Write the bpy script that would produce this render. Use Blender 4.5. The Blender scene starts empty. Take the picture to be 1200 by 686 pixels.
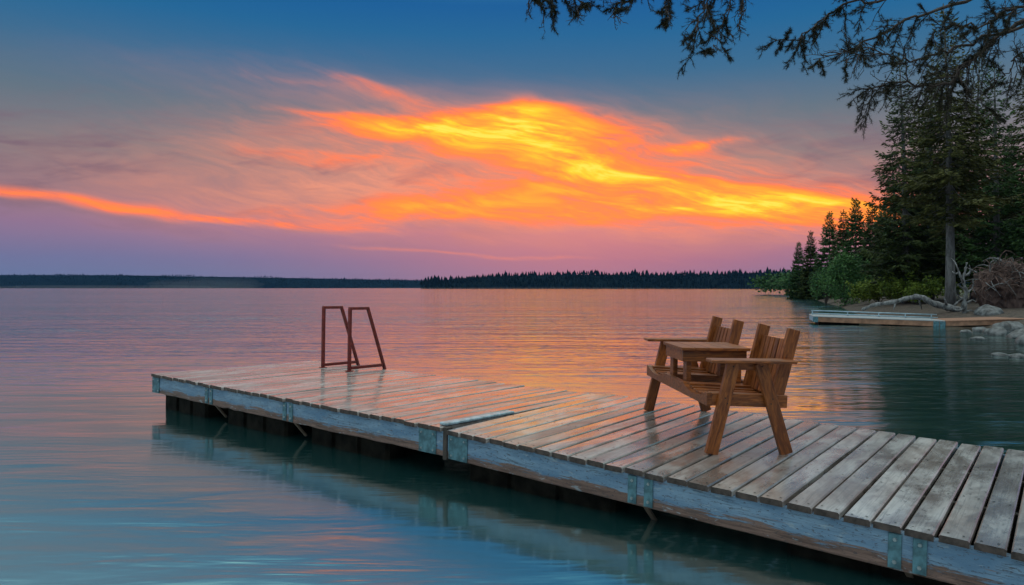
import bpy, bmesh, math, random
from mathutils import Vector, Matrix, noise as mnoise

scene = bpy.context.scene
COL = scene.collection
R = math.radians

# ------------------------------------------------------------------ camera
CAM_H = 1.536                      # metres above the lake
FPX = 810.7                        # focal length in pixels of a 1200 px wide frame
HORIZON = 337.3
cam_data = bpy.data.cameras.new('camera')
cam_data.sensor_width = 36.0
cam_data.lens = FPX / 1200.0 * 36.0
cam_data.shift_y = -(343.0 - HORIZON) / 1200.0
cam_data.clip_start = 0.05
cam_data.clip_end = 20000.0
cam = bpy.data.objects.new('camera', cam_data)
COL.objects.link(cam)
cam.location = (0, 0, CAM_H)
cam.rotation_euler = (R(90), 0, 0)
scene.camera = cam

scene.view_settings.view_transform = 'Standard'
scene.view_settings.look = 'None'
scene.view_settings.gamma = 1.0
scene.view_settings.exposure = 0.40
scene.view_settings.use_curve_mapping = False
scene.render.engine = 'CYCLES'
scene.cycles.use_denoising = True
scene.cycles.max_bounces = 4
scene.cycles.diffuse_bounces = 2
scene.cycles.glossy_bounces = 3
scene.cycles.transparent_max_bounces = 6
scene.cycles.volume_bounces = 0
scene.cycles.sample_clamp_indirect = 4.0

# ------------------------------------------------------------------ node helpers
def lin(c):
    return tuple(((v / 255.0) / 12.92 if v / 255.0 <= 0.04045 else ((v / 255.0 + 0.055) / 1.055) ** 2.4) for v in c)

class NT:
    """small wrapper that turns arithmetic into shader nodes"""
    def __init__(self, tree):
        self.t = tree
    def new(self, kind, **kw):
        n = self.t.nodes.new(kind)
        for k, v in kw.items():
            setattr(n, k, v)
        return n
    def put(self, sock, v):
        if isinstance(v, bpy.types.NodeSocket):
            self.t.links.new(v, sock)
        elif v is not None:
            try:
                sock.default_value = v
            except (TypeError, ValueError):
                sock.default_value = (*v, 1.0) if len(v) == 3 else v
    def m(self, op, a, b=None, c=None, clamp=False):
        n = self.new('ShaderNodeMath', operation=op, use_clamp=clamp)
        for i, v in enumerate((a, b, c)):
            if v is not None:
                self.put(n.inputs[i], v)
        return n.outputs[0]
    def mix(self, f, a, b, blend='MIX', clamp=True):
        n = self.new('ShaderNodeMix', data_type='RGBA', blend_type=blend, clamp_factor=clamp)
        self.put(n.inputs[0], f)
        self.put(n.inputs[6], (*a, 1) if isinstance(a, tuple) and len(a) == 3 else a)
        self.put(n.inputs[7], (*b, 1) if isinstance(b, tuple) and len(b) == 3 else b)
        return n.outputs[2]
    def ramp(self, fac, stops, interp='LINEAR'):
        n = self.new('ShaderNodeValToRGB')
        cr = n.color_ramp
        cr.interpolation = interp
        while len(cr.elements) < len(stops):
            cr.elements.new(0.5)
        for e, (p, c) in zip(cr.elements, stops):
            e.position = p
            e.color = (*c, 1) if len(c) == 3 else c
        self.put(n.inputs[0], fac)
        return n.outputs[0]
    def noise(self, vec, scale=1.0, detail=4.0, rough=0.55, dist=0.0, dim='3D', out=0):
        n = self.new('ShaderNodeTexNoise', noise_dimensions=dim)
        self.put(n.inputs['Vector'], vec)
        n.inputs['Scale'].default_value = scale
        n.inputs['Detail'].default_value = detail
        n.inputs['Roughness'].default_value = rough
        n.inputs['Distortion'].default_value = dist
        return n.outputs[out]
    def comb(self, x, y, z):
        n = self.new('ShaderNodeCombineXYZ')
        for i, v in enumerate((x, y, z)):
            self.put(n.inputs[i], v)
        return n.outputs[0]
    def sep(self, v):
        n = self.new('ShaderNodeSeparateXYZ')
        self.put(n.inputs[0], v)
        return n.outputs
    def smooth(self, v, lo, hi, a=0.0, b=1.0):
        n = self.new('ShaderNodeMapRange', interpolation_type='SMOOTHSTEP')
        self.put(n.inputs[0], v)
        for i, x in enumerate((lo, hi, a, b)):
            n.inputs[i + 1].default_value = x
        return n.outputs[0]
    def mapping(self, vec, loc=(0, 0, 0), rot=(0, 0, 0), scale=(1, 1, 1)):
        n = self.new('ShaderNodeMapping')
        self.put(n.inputs[0], vec)
        self.put(n.inputs['Location'], loc)
        n.inputs['Rotation'].default_value = rot
        n.inputs['Scale'].default_value = scale
        return n.outputs[0]

# ------------------------------------------------------------------ sky
SUN_AZ, SUN_EL = 3.0, 0.4          # degrees right of the view axis / above the horizon
world = bpy.data.worlds.new('World')
scene.world = world
world.use_nodes = True
world.cycles.sampling_method = 'MANUAL'
world.cycles.sample_map_resolution = 256
wt = world.node_tree
wt.nodes.clear()
S = NT(wt)
gen = S.new('ShaderNodeTexCoord').outputs['Generated']
sx, sy, sz = S.sep(gen)
az = S.m('MULTIPLY', S.m('ARCTAN2', sx, sy), 57.29578)
el = S.m('MULTIPLY', S.m('ARCSINE', sz), 57.29578)
fac = S.m('DIVIDE', el, 90.0, clamp=True)

def stops(lst):
    return [(e / 90.0, lin(c)) for e, c in lst]
HIGH = [(20.0, (24, 88, 132)), (22.4, (12, 80, 134)), (25.5, (78, 154, 178)), (29.5, (170, 222, 216)), (36.0, (222, 244, 236)), (60.0, (236, 246, 244)), (90.0, (238, 246, 246))]  # overhead, out of view, the sky is brightened to light water and deck
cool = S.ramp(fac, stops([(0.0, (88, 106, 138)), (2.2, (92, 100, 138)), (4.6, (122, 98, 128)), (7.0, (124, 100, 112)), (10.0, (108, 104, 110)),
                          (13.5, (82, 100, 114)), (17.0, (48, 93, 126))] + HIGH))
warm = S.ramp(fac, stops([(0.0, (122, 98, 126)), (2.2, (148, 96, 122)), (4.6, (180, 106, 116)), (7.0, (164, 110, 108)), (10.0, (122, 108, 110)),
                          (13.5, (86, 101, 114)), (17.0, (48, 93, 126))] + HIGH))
def gauss(v, c, s):
    d = S.m('DIVIDE', S.m('SUBTRACT', v, c), s)
    return S.m('EXPONENT', S.m('MULTIPLY', S.m('MULTIPLY', d, d), -1.0))
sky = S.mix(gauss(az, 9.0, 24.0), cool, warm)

# cloud coordinates, softly warped so that the streaks meander
wv = S.noise(S.comb(S.m('MULTIPLY', az, 0.085), S.m('MULTIPLY', el, 0.24), 3.1), 1.0, 2.0, 0.55, out=1)
wx, wy, wz = S.sep(wv)
azw = S.m('ADD', az, S.m('MULTIPLY', S.m('SUBTRACT', wx, 0.5), 9.0))
elw = S.m('ADD', el, S.m('MULTIPLY', S.m('SUBTRACT', wy, 0.5), 2.4))
cloud_vec = S.comb(azw, elw, 0.0)
def px_az(px): return math.degrees(math.atan((px - 600) / FPX))
def px_el(px, py):
    a = math.radians(px_az(px))
    return math.degrees(math.atan((HORIZON - py) / FPX * math.cos(a)))
def fibre(tilt, ka, ke, seed, detail=4.0, rough=0.6):
    """fibrous noise drawn out along a line that falls with this slope"""
    e2 = S.m('MULTIPLY_ADD', azw, tilt, elw)
    return S.noise(S.comb(S.m('MULTIPLY', azw, ka), S.m('MULTIPLY', e2, ke), seed), 1.0, detail, rough)
# cloud streets run towards one far point low in the sky, so their streaks fan out from it
FA, FE = px_az(1160), px_el(1160, 275)
dxa = S.m('SUBTRACT', FA, azw)
dye = S.m('SUBTRACT', elw, FE)
phi = S.m('ARCTAN2', dye, S.m('MAXIMUM', dxa, 2.0))
f_fan = S.noise(S.comb(S.m('MULTIPLY', phi, 17.0), S.m('MULTIPLY', dxa, 0.07), 2.2), 1.0, 5.0, 0.62)
f_a = fibre(0.10, 0.10, 0.62, 1.7)
f_b = fibre(-0.14, 0.16, 0.85, 8.3)
f_c = fibre(0.22, 0.34, 2.3, 5.2, 5.0, 0.66)
def total(lst):
    """sum of elongated soft patches (px, py, half width, half height, fall per unit run, strength)"""
    k = math.degrees(1.0 / FPX)
    acc = 0.0
    for (px, py, wx_, wy_, tilt, amp) in lst:
        mp = S.new('ShaderNodeMapping', vector_type='TEXTURE')
        S.put(mp.inputs[0], cloud_vec)
        mp.inputs['Location'].default_value = (px_az(px), px_el(px, py), 0)
        mp.inputs['Rotation'].default_value = (0, 0, -math.atan(tilt))
        mp.inputs['Scale'].default_value = (wx_ * k, wy_ * k, 1)
        dt = S.new('ShaderNodeVectorMath', operation='DOT_PRODUCT')
        S.put(dt.inputs[0], mp.outputs[0])
        S.put(dt.inputs[1], mp.outputs[0])
        acc = S.m('MULTIPLY_ADD', S.m('POWER', 0.36788, dt.outputs['Value']), amp, acc)
    return acc
veil = total([(660, 206, 290, 56, 0.10, 1.1), (410, 222, 230, 46, 0.0, 0.9), (880, 248, 170, 26, 0.08, 1.0), (470, 116, 190, 20, 0.06, 0.25)])
lit = total([(520, 150, 150, 17, -0.02, 0.62), (620, 162, 110, 26, 0.08, 0.54), (690, 192, 110, 12, 0.16, 0.08), (830, 226, 190, 13, 0.17, 0.30), (890, 250, 180, 20, 0.07, 0.34),
             (740, 214, 220, 46, 0.12, 0.35), (640, 252, 330, 16, 0.0, 0.34), (150, 243, 330, 6, 0.070, 0.26), (390, 184, 130, 12, 0.0, 0.26),
             (560, 226, 170, 26, -0.12, 0.28), (440, 102, 85, 8, 0.16, 0.18), (330, 96, 70, 5, 0.03, 0.11), (352, 131, 70, 5, -0.02, 0.14),
             (612, 126, 45, 9, 0.10, 0.40), (832, 174, 45, 6, -0.08, 0.30), (560, 298, 200, 3, 0.03, 0.16)])
tex = S.m('ADD', S.m('MULTIPLY', f_a, 0.30), S.m('ADD', S.m('MULTIPLY', f_b, 0.20), S.m('ADD', S.m('MULTIPLY', f_c, 0.38), S.m('MULTIPLY', f_fan, 0.62))))   # mean 0.75
texs = S.smooth(tex, 0.54, 0.98, 0.0, 1.0)
veil_m = S.m('MULTIPLY', veil, S.m('MULTIPLY_ADD', texs, 0.75, 0.36), clamp=True)
sky = S.mix(veil_m, sky, lin((204, 130, 108)))
# unlit lavender-grey cloud streaks on both flanks; they carry on faintly round the whole sky
dk = S.m('MULTIPLY', S.smooth(S.m('ADD', S.m('MULTIPLY', f_b, 0.6), S.m('MULTIPLY', f_a, 0.4)), 0.46, 0.66),
         S.m('MULTIPLY', gauss(el, 8.6, 3.8), S.m('SUBTRACT', 0.78, S.m('MULTIPLY', gauss(az, 6.0, 13.0), 0.55))), clamp=True)
sky = S.mix(dk, sky, lin((104, 82, 98)))
lit_m = S.m('MULTIPLY', lit, S.m('MULTIPLY_ADD', texs, 1.10, 0.45))
glow_col = S.ramp(lit_m, [(0.0, lin((212, 136, 108))), (0.16, lin((228, 122, 88))), (0.30, lin((242, 112, 66))), (0.48, lin((248, 128, 54))), (0.70, lin((252, 156, 44))), (0.90, lin((253, 190, 40))), (1.0, lin((253, 206, 72)))])
sky = S.mix(S.smooth(lit_m, 0.02, 0.46), sky, glow_col)

nish = S.new('ShaderNodeTexSky')
nish.sky_type = 'NISHITA'
nish.sun_disc = False
nish.sun_elevation = R(SUN_EL)
nish.sun_rotation = R(SUN_AZ)
nish.altitude = 300.0
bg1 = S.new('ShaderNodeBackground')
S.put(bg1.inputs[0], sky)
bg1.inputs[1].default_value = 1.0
bg2 = S.new('ShaderNodeBackground')
S.put(bg2.inputs[0], nish.outputs[0])
bg2.inputs[1].default_value = 0.006
addn = S.new('ShaderNodeAddShader')
wt.links.new(bg1.outputs[0], addn.inputs[0])
wt.links.new(bg2.outputs[0], addn.inputs[1])
wout = S.new('ShaderNodeOutputWorld')
wt.links.new(addn.outputs[0], wout.inputs[0])

# the sun has set behind the wooded headland: its lamp stands below the tree line and the brightened upper sky does most of the lighting
sun_d = bpy.data.lights.new('sun', 'SUN')
sun_d.energy = 0.02
sun_d.angle = R(0.5)
sun_d.color = (1.0, 0.62, 0.36)
sun = bpy.data.objects.new('sun', sun_d)
COL.objects.link(sun)
sun.rotation_euler = (R(90 - SUN_EL), 0, R(180 - SUN_AZ))

# ------------------------------------------------------------------ materials
def material(name):
    m = bpy.data.materials.new(name)
    m.use_nodes = True
    nt = m.node_tree
    n = NT(nt)
    p = nt.nodes['Principled BSDF']
    return m, n, p

def bump(n, p, h, dist, strength=1.0):
    b = n.new('ShaderNodeBump')
    b.inputs['Strength'].default_value = strength
    b.inputs['Distance'].default_value = dist
    n.put(b.inputs['Height'], h)
    n.t.links.new(b.outputs[0], p.inputs['Normal'])

def simple(name, col, rough=0.7, metallic=0.0, var=0.25, scale=8.0, bumpd=0.0, spec=0.5):
    m, n, p = material(name)
    co = n.new('ShaderNodeTexCoord').outputs['Object']
    f = n.noise(co, scale, 5.0, 0.6)
    lo = tuple(c * (1 - var) for c in col)
    hi = tuple(min(1, c * (1 + var)) for c in col)
    n.put(p.inputs['Base Color'], n.mix(n.smooth(f, 0.3, 0.7), lo, hi))
    p.inputs['Roughness'].default_value = rough
    p.inputs['Metallic'].default_value = metallic
    p.inputs['Specular IOR Level'].default_value = spec
    if bumpd:
        bump(n, p, f, bumpd)
    return m

def random_vec(n):
    """object coordinates shifted by the object's own random number, so alike boards differ"""
    co = n.new('ShaderNodeTexCoord').outputs['Object']
    rnd = n.new('ShaderNodeObjectInfo').outputs['Random']
    add = n.new('ShaderNodeVectorMath', operation='ADD')
    n.put(add.inputs[0], co)
    n.put(add.inputs[1], n.comb(n.m('MULTIPLY', rnd, 37.0), n.m('MULTIPLY', rnd, 91.0), n.m('MULTIPLY', rnd, 53.0)))
    return add.outputs[0], rnd

def plank_material():
    m, n, p = material('weathered_deck_plank')
    v, rnd = random_vec(n)                         # plank runs along local Y
    grain = n.noise(n.mapping(v, scale=(85, 3.0, 85)), 1.0, 5.0, 0.7, 0.8)
    blot = n.noise(n.mapping(v, scale=(5, 2.2, 5)), 1.0, 5.0, 0.62, 0.5)
    big = n.noise(n.mapping(v, scale=(2.2, 0.8, 2.2)), 1.0, 3.0, 0.5)
    speck = n.noise(n.mapping(v, scale=(26, 12, 26)), 1.0, 4.0, 0.7)
    c = n.mix(n.smooth(blot, 0.34, 0.66), (0.200, 0.155, 0.140), (0.435, 0.400, 0.395))
    c = n.mix(n.m('MULTIPLY', n.smooth(big, 0.45, 0.72), 0.45), c, (0.235, 0.140, 0.110))
    c = n.mix(n.m('MULTIPLY', n.smooth(speck, 0.56, 0.70), 0.6), c, (0.085, 0.068, 0.062))
    c = n.mix(n.m('MULTIPLY', n.smooth(grain, 0.46, 0.70), 0.6), c, (0.10, 0.080, 0.076))
    tone = n.m('ADD', 0.72, n.m('MULTIPLY', rnd, 0.5))
    c = n.mix(1.0, c, n.comb(tone, tone, tone), 'MULTIPLY')
    n.put(p.inputs['Base Color'], c)
    wet = n.smooth(n.m('ADD', n.m('MULTIPLY', big, 0.6), n.m('MULTIPLY', blot, 0.4)), 0.38, 0.62)
    n.put(p.inputs['Roughness'], n.m('ADD', 0.17, n.m('MULTIPLY', wet, 0.26)))
    p.inputs['Specular IOR Level'].default_value = 0.7
    # a film of dew: glossy where the board is wet
    n.put(p.inputs['Coat Weight'], n.m('SUBTRACT', 0.95, n.m('MULTIPLY', wet, 0.55)))
    p.inputs['Coat Roughness'].default_value = 0.13
    p.inputs['Coat IOR'].default_value = 1.5
    cb = n.new('ShaderNodeBump')
    cb.inputs['Distance'].default_value = 0.0012
    n.put(cb.inputs['Height'], blot)
    n.t.links.new(cb.outputs[0], p.inputs['Coat Normal'])
    h = n.m('ADD', n.m('MULTIPLY', grain, 0.6), n.m('ADD', n.m('MULTIPLY', blot, 1.1), n.m('MULTIPLY', speck, 0.35)))
    bump(n, p, h, 0.0018, 0.9)
    return m

def fascia_material():
    m, n, p = material('worn_pale_painted_beam')
    co = n.new('ShaderNodeTexCoord').outputs['Object']     # beam runs along X, height Z (0 at top, -0.2 at bottom)
    x, y, z = n.sep(co)
    streak = n.noise(n.mapping(co, scale=(3.4, 40, 55)), 1.0, 6.0, 0.7, 0.8)
    blot = n.noise(n.mapping(co, scale=(2.6, 9, 9)), 1.0, 6.0, 0.65, 0.4)
    fine = n.noise(n.mapping(co, scale=(30, 60, 60)), 1.0, 4.0, 0.7)
    crack = n.noise(n.mapping(co, loc=(4, 0, 0), scale=(1.3, 20, 42)), 1.0, 3.0, 0.5, 1.2)
    paint = n.mix(n.smooth(blot, 0.3, 0.7), (0.085, 0.170, 0.285), (0.205, 0.310, 0.435))
    wood = n.mix(n.smooth(streak, 0.35, 0.7), (0.095, 0.050, 0.040), (0.235, 0.135, 0.110))
    # bare wood towards the splash line and in worn patches
    lim = n.m('ADD', n.m('MULTIPLY', z, -5.6), n.m('ADD', n.m('MULTIPLY', n.m('SUBTRACT', blot, 0.5), 0.7), n.m('MULTIPLY', n.m('SUBTRACT', streak, 0.5), 0.9)))
    worn = n.smooth(lim, 0.70, 0.80)
    worn = n.m('MAXIMUM', worn, n.m('MULTIPLY', n.smooth(streak, 0.60, 0.70), 0.75))
    c = n.mix(worn, paint, wood)
    c = n.mix(n.m('MULTIPLY', n.smooth(fine, 0.56, 0.64), 0.75), c, (0.045, 0.038, 0.045))
    flake = n.noise(n.mapping(co, loc=(9, 0, 0), scale=(7, 20, 24)), 1.0, 5.0, 0.7, 0.3)
    c = n.mix(n.m('MULTIPLY', n.smooth(flake, 0.60, 0.64), 0.65), c, (0.30, 0.36, 0.42))
    c = n.mix(n.m('MULTIPLY', n.smooth(flake, 0.36, 0.40, 1.0, 0.0), 0.55), c, (0.085, 0.060, 0.058))
    ck = n.m('ABSOLUTE', n.m('SUBTRACT', crack, 0.5))
    ckm = n.m('MULTIPLY', n.smooth(ck, 0.0, 0.012, 1.0, 0.0), n.smooth(blot, 0.42, 0.56))
    c = n.mix(n.m('MULTIPLY', ckm, 0.8), c, (0.04, 0.035, 0.04))
    n.put(p.inputs['Base Color'], c)
    p.inputs['Roughness'].default_value = 0.62
    h = n.m('SUBTRACT', n.m('ADD', n.m('MULTIPLY', streak, 0.7), n.m('MULTIPLY', fine, 0.4)), n.m('ADD', ckm, n.m('MULTIPLY', worn, 0.5)))
    bump(n, p, h, 0.004, 0.9)
    return m

def stained_wood():
    m, n, p = material('oiled_cedar')
    v, rnd = random_vec(n)
    grain = n.noise(n.mapping(v, scale=(7, 45, 45)), 1.0, 5.0, 0.6, 1.0)
    blot = n.noise(v, 6.0, 4.0, 0.6)
    c = n.mix(n.smooth(grain, 0.3, 0.72), (0.120, 0.028, 0.007), (0.37, 0.108, 0.022))
    c = n.mix(n.m('MULTIPLY', n.smooth(blot, 0.5, 0.75), 0.4), c, (0.17, 0.046, 0.013))
    worn = n.noise(n.mapping(v, scale=(3, 14, 14)), 1.0, 6.0, 0.7)
    c = n.mix(n.m('MULTIPLY', n.smooth(worn, 0.54, 0.70), 0.55), c, (0.075, 0.040, 0.026))
    tone = n.m('ADD', 0.70, n.m('MULTIPLY', rnd, 0.55))
    c = n.mix(1.0, c, n.comb(tone, tone, tone), 'MULTIPLY')
    n.put(p.inputs['Base Color'], c)
    n.put(p.inputs['Roughness'], n.m('ADD', 0.30, n.m('MULTIPLY', blot, 0.25)))
    bump(n, p, grain, 0.0012)
    return m

def water_material():
    m, n, p = material('lake_water')
    n.t.nodes.remove(p)
    pos = n.new('ShaderNodeNewGeometry').outputs['Position']
    swell = n.noise(n.mapping(pos, rot=(0, 0, R(6)), scale=(0.10, 0.55, 1)), 1.0, 2.0, 0.5, 0.3)
    rip = n.noise(n.mapping(pos, rot=(0, 0, R(-4)), scale=(0.60, 2.6, 1)), 1.0, 3.0, 0.55, 0.4)
    fine = n.noise(n.mapping(pos, rot=(0, 0, R(9)), scale=(2.6, 11.0, 1)), 1.0, 2.0, 0.5, 0.2)
    calm = n.smooth(n.noise(n.mapping(pos, scale=(0.035, 0.11, 1)), 1.0, 2.0, 0.5), 0.36, 0.64, 0.55, 1.0)
    # the strip beside the long dock lies in its lee and is stiller
    px_, py_, pz_ = n.sep(pos)
    off = n.m('ADD', n.m('MULTIPLY', n.m('SUBTRACT', px_, -0.5251), 0.6239), n.m('MULTIPLY', n.m('SUBTRACT', py_, 5.512), 0.7815))
    along = n.m('SUBTRACT', n.m('MULTIPLY', n.m('SUBTRACT', px_, -0.5251), 0.7815), n.m('MULTIPLY', n.m('SUBTRACT', py_, 5.512), 0.6239))
    shel = n.m('MULTIPLY', n.smooth(off, -1.9, -0.9), n.m('MULTIPLY', n.smooth(along, -8.5, -4.0), n.smooth(off, 2.2, 3.8, 1.0, 0.0)))
    lee = n.m('SUBTRACT', 1.0, n.m('MULTIPLY', shel, 0.6))
    # the bay is sheltered; more wind reaches the open lake
    lee = n.m('MULTIPLY', lee, n.smooth(py_, 5.0, 30.0, 0.48, 1.8))
    h = n.m('ADD', n.m('MULTIPLY', swell, n.m('MULTIPLY', lee, 0.085)), n.m('MULTIPLY', n.m('MULTIPLY', calm, lee), n.m('ADD', n.m('MULTIPLY', rip, 0.050), n.m('MULTIPLY', fine, 0.0065))))
    b = n.new('ShaderNodeBump')
    b.inputs['Strength'].default_value = 1.0
    b.inputs['Distance'].default_value = 1.0
    n.put(b.inputs['Height'], h)
    gl = n.new('ShaderNodeBsdfGlossy')
    gl.inputs['Color'].default_value = (0.92, 0.99, 0.98, 1)
    # open water left of the dock is softly ruffled; the lee strip and the bay under the trees stay glassy
    still = n.m('MULTIPLY', n.smooth(off, -3.6, 0.2), n.m('MULTIPLY', n.smooth(along, -13.0, -2.0), n.smooth(off, 2.2, 3.8, 1.0, 0.0)))
    ruff = n.m('MULTIPLY', n.m('SUBTRACT', 1.0, still), n.m('MULTIPLY', n.smooth(py_, 4.0, 19.0, 1.0, 0.0), n.smooth(px_, 1.0, 4.0, 1.0, 0.0)))
    n.put(gl.inputs['Roughness'], n.m('MULTIPLY_ADD', ruff, 0.165, 0.09))
    n.t.links.new(b.outputs[0], gl.inputs['Normal'])
    body = n.new('ShaderNodeBsdfDiffuse')
    body.inputs['Color'].default_value = (0.010, 0.052, 0.054, 1)
    fr = n.new('ShaderNodeFresnel')
    fr.inputs['IOR'].default_value = 1.45
    n.t.links.new(b.outputs[0], fr.inputs['Normal'])
    fac_ = n.m('ADD', 0.52, n.m('MULTIPLY', fr.outputs[0], 0.48), clamp=True)
    mx = n.new('ShaderNodeMixShader')
    n.put(mx.inputs[0], fac_)
    n.t.links.new(body.outputs[0], mx.inputs[1])
    n.t.links.new(gl.outputs[0], mx.inputs[2])
    n.t.links.new(mx.outputs[0], n.t.nodes['Material Output'].inputs[0])
    return m

def foliage(name, dark, light, scale=1.2, rough=0.75, spec=0.2):
    m, n, p = material(name)
    pos = n.new('ShaderNodeNewGeometry').outputs['Position']
    f = n.noise(pos, scale, 4.0, 0.6)
    g = n.noise(pos, scale * 7.0, 2.0, 0.5)
    k = n.smooth(n.m('ADD', n.m('MULTIPLY', f, 0.6), n.m('MULTIPLY', g, 0.4)), 0.36, 0.66)
    n.put(p.inputs['Base Color'], n.mix(k, dark, light))
    p.inputs['Roughness'].default_value = rough
    p.inputs['Specular IOR Level'].default_value = spec
    p.inputs['Transmission Weight'].default_value = 0.0
    return m

def bark(name, a, b, scale=6.0):
    m, n, p = material(name)
    co = n.new('ShaderNodeTexCoord').outputs['Object']
    f = n.noise(n.mapping(co, scale=(scale, scale, scale * 0.25)), 1.0, 6.0, 0.65, 0.5)
    n.put(p.inputs['Base Color'], n.mix(n.smooth(f, 0.3, 0.7), a, b))
    p.inputs['Roughness'].default_value = 0.85
    bump(n, p, f, 0.03, 0.8)
    return m

def shore_material():
    m, n, p = material('gravel_shore')
    pos = n.new('ShaderNodeNewGeometry').outputs['Position']
    x, y, z = n.sep(pos)
    f = n.noise(pos, 0.6, 5.0, 0.6)
    g = n.noise(pos, 7.0, 4.0, 0.7)
    c = n.mix(n.smooth(g, 0.35, 0.65), (0.038, 0.028, 0.022), (0.10, 0.072, 0.056))
    grass = n.smooth(n.m('ADD', n.m('MULTIPLY', z, 0.55), n.m('MULTIPLY', f, 0.8)), 0.75, 1.05)
    c = n.mix(grass, c, n.mix(g, (0.025, 0.045, 0.012), (0.075, 0.095, 0.028)))
    n.put(p.inputs['Base Color'], c)
    p.inputs['Roughness'].default_value = 0.9
    bump(n, p, g, 0.06)
    return m

MAT = dict(
    plank=plank_material(), fascia=fascia_material(), cedar=stained_wood(), water=water_material(),
    end_grain=simple('dark_end_grain', (0.052, 0.036, 0.032), 0.8, 0, 0.6, 30.0, 0.002),  # plank end faces, darker than the board tops
    cap=simple('sky_tinted_edge_strip', (0.30, 0.40, 0.46), 0.35, 0.0, 0.4, 12.0, 0.002),  # sky reflection on the joint strip painted in as pale blue
    dark_wood=simple('wet_dark_timber', (0.045, 0.032, 0.027), 0.7, 0, 0.4, 6.0, 0.004),
    brace=simple('raw_timber_brace', (0.13, 0.085, 0.06), 0.7, 0, 0.3, 9.0, 0.002),
    float=simple('dark_float_plastic', (0.010, 0.008, 0.006), 0.75, 0, 0.8, 7.0, 0.01, 0.08),
    plate=simple('galvanised_plate', (0.075, 0.165, 0.205), 0.5, 0.35, 0.5, 14.0, 0.002),
    bolt=simple('zinc_bolt', (0.42, 0.45, 0.46), 0.4, 0.8, 0.2, 30.0),
    rust=simple('rust_red_painted_steel', (0.150, 0.012, 0.007), 0.55, 0.0, 0.45, 18.0, 0.001),
    nail=simple('dark_nail_head', (0.03, 0.026, 0.024), 0.6, 0.4, 0.2, 20.0),
    pipe=simple('galvanised_pipe', (0.30, 0.42, 0.50), 0.42, 0.5, 0.2, 6.0),
    far_board=simple('brown_dock_board', (0.27, 0.135, 0.085), 0.75, 0, 0.35, 3.0, 0.003),
    far_deck=simple('pale_dock_board', (0.30, 0.31, 0.33), 0.6, 0, 0.3, 3.0, 0.003),
    rock=simple('grey_blue_boulder', (0.095, 0.097, 0.102), 0.6, 0, 0.75, 5.0, 0.05),
    bleached=bark('bleached_driftwood', (0.045, 0.042, 0.044), (0.25, 0.25, 0.258), 9.0),
    rootwood=bark('brown_root_wood', (0.060, 0.036, 0.032), (0.17, 0.10, 0.085), 5.0),
    bark=bark('grey_spruce_bark', (0.055, 0.047, 0.048), (0.175, 0.160, 0.165), 7.0),
    bark_dark=bark('dark_twig_bark', (0.022, 0.014, 0.012), (0.06, 0.038, 0.032), 12.0),
    spruce=foliage('spruce_needles', (0.016, 0.026, 0.008), (0.070, 0.095, 0.026)),
    spruce_warm=foliage('warm_spruce_needles', (0.030, 0.030, 0.010), (0.110, 0.110, 0.030)),
    spruce_green=foliage('green_spruce_needles', (0.016, 0.040, 0.012), (0.065, 0.125, 0.035)),
    willow=foliage('willow_leaves', (0.026, 0.075, 0.026), (0.100, 0.205, 0.060)),
    shrub=foliage('bright_shrub_leaves', (0.055, 0.090, 0.012), (0.185, 0.235, 0.032)),
    needle=foliage('near_needles', (0.010, 0.012, 0.006), (0.040, 0.036, 0.018), 6.0),
    far_forest=foliage('distant_forest', (0.003, 0.007, 0.010), (0.009, 0.016, 0.020), 0.05, 0.9, 0.0),
    far_bush=foliage('point_bush_leaves', (0.02, 0.06, 0.02), (0.06, 0.13, 0.04), 0.5),
    shore=shore_material(),
)

# ------------------------------------------------------------------ object helpers
def tag(o, label=None, cat=None, group=None, kind=None):
    for k, v in (('label', label), ('category', cat), ('group', group), ('kind', kind)):
        if v:
            o[k] = v
    return o

def raw_mesh(name, verts, faces, mats, face_mats=None, smooth=False):
    me = bpy.data.meshes.new(name)
    me.from_pydata(verts, [], faces)
    for m_ in (mats if isinstance(mats, (list, tuple)) else [mats]):
        me.materials.append(m_)
    if face_mats:
        me.polygons.foreach_set('material_index', face_mats)
    if smooth:
        me.polygons.foreach_set('use_smooth', [True] * len(me.polygons))
    me.update()
    return me

def link(name, me, parent=None, mat=None, loc=None):
    o = bpy.data.objects.new(name, me)
    COL.objects.link(o)
    if parent is not None:
        o.parent = parent
    if mat is not None:
        o.matrix_basis = mat
    if loc is not None:
        o.location = loc
    return o

def empty(name, mat=None, loc=None):
    o = bpy.data.objects.new(name, None)
    o.empty_display_size = 0.2
    COL.objects.link(o)
    if mat is not None:
        o.matrix_basis = mat
    if loc is not None:
        o.location = loc
    return o

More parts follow.
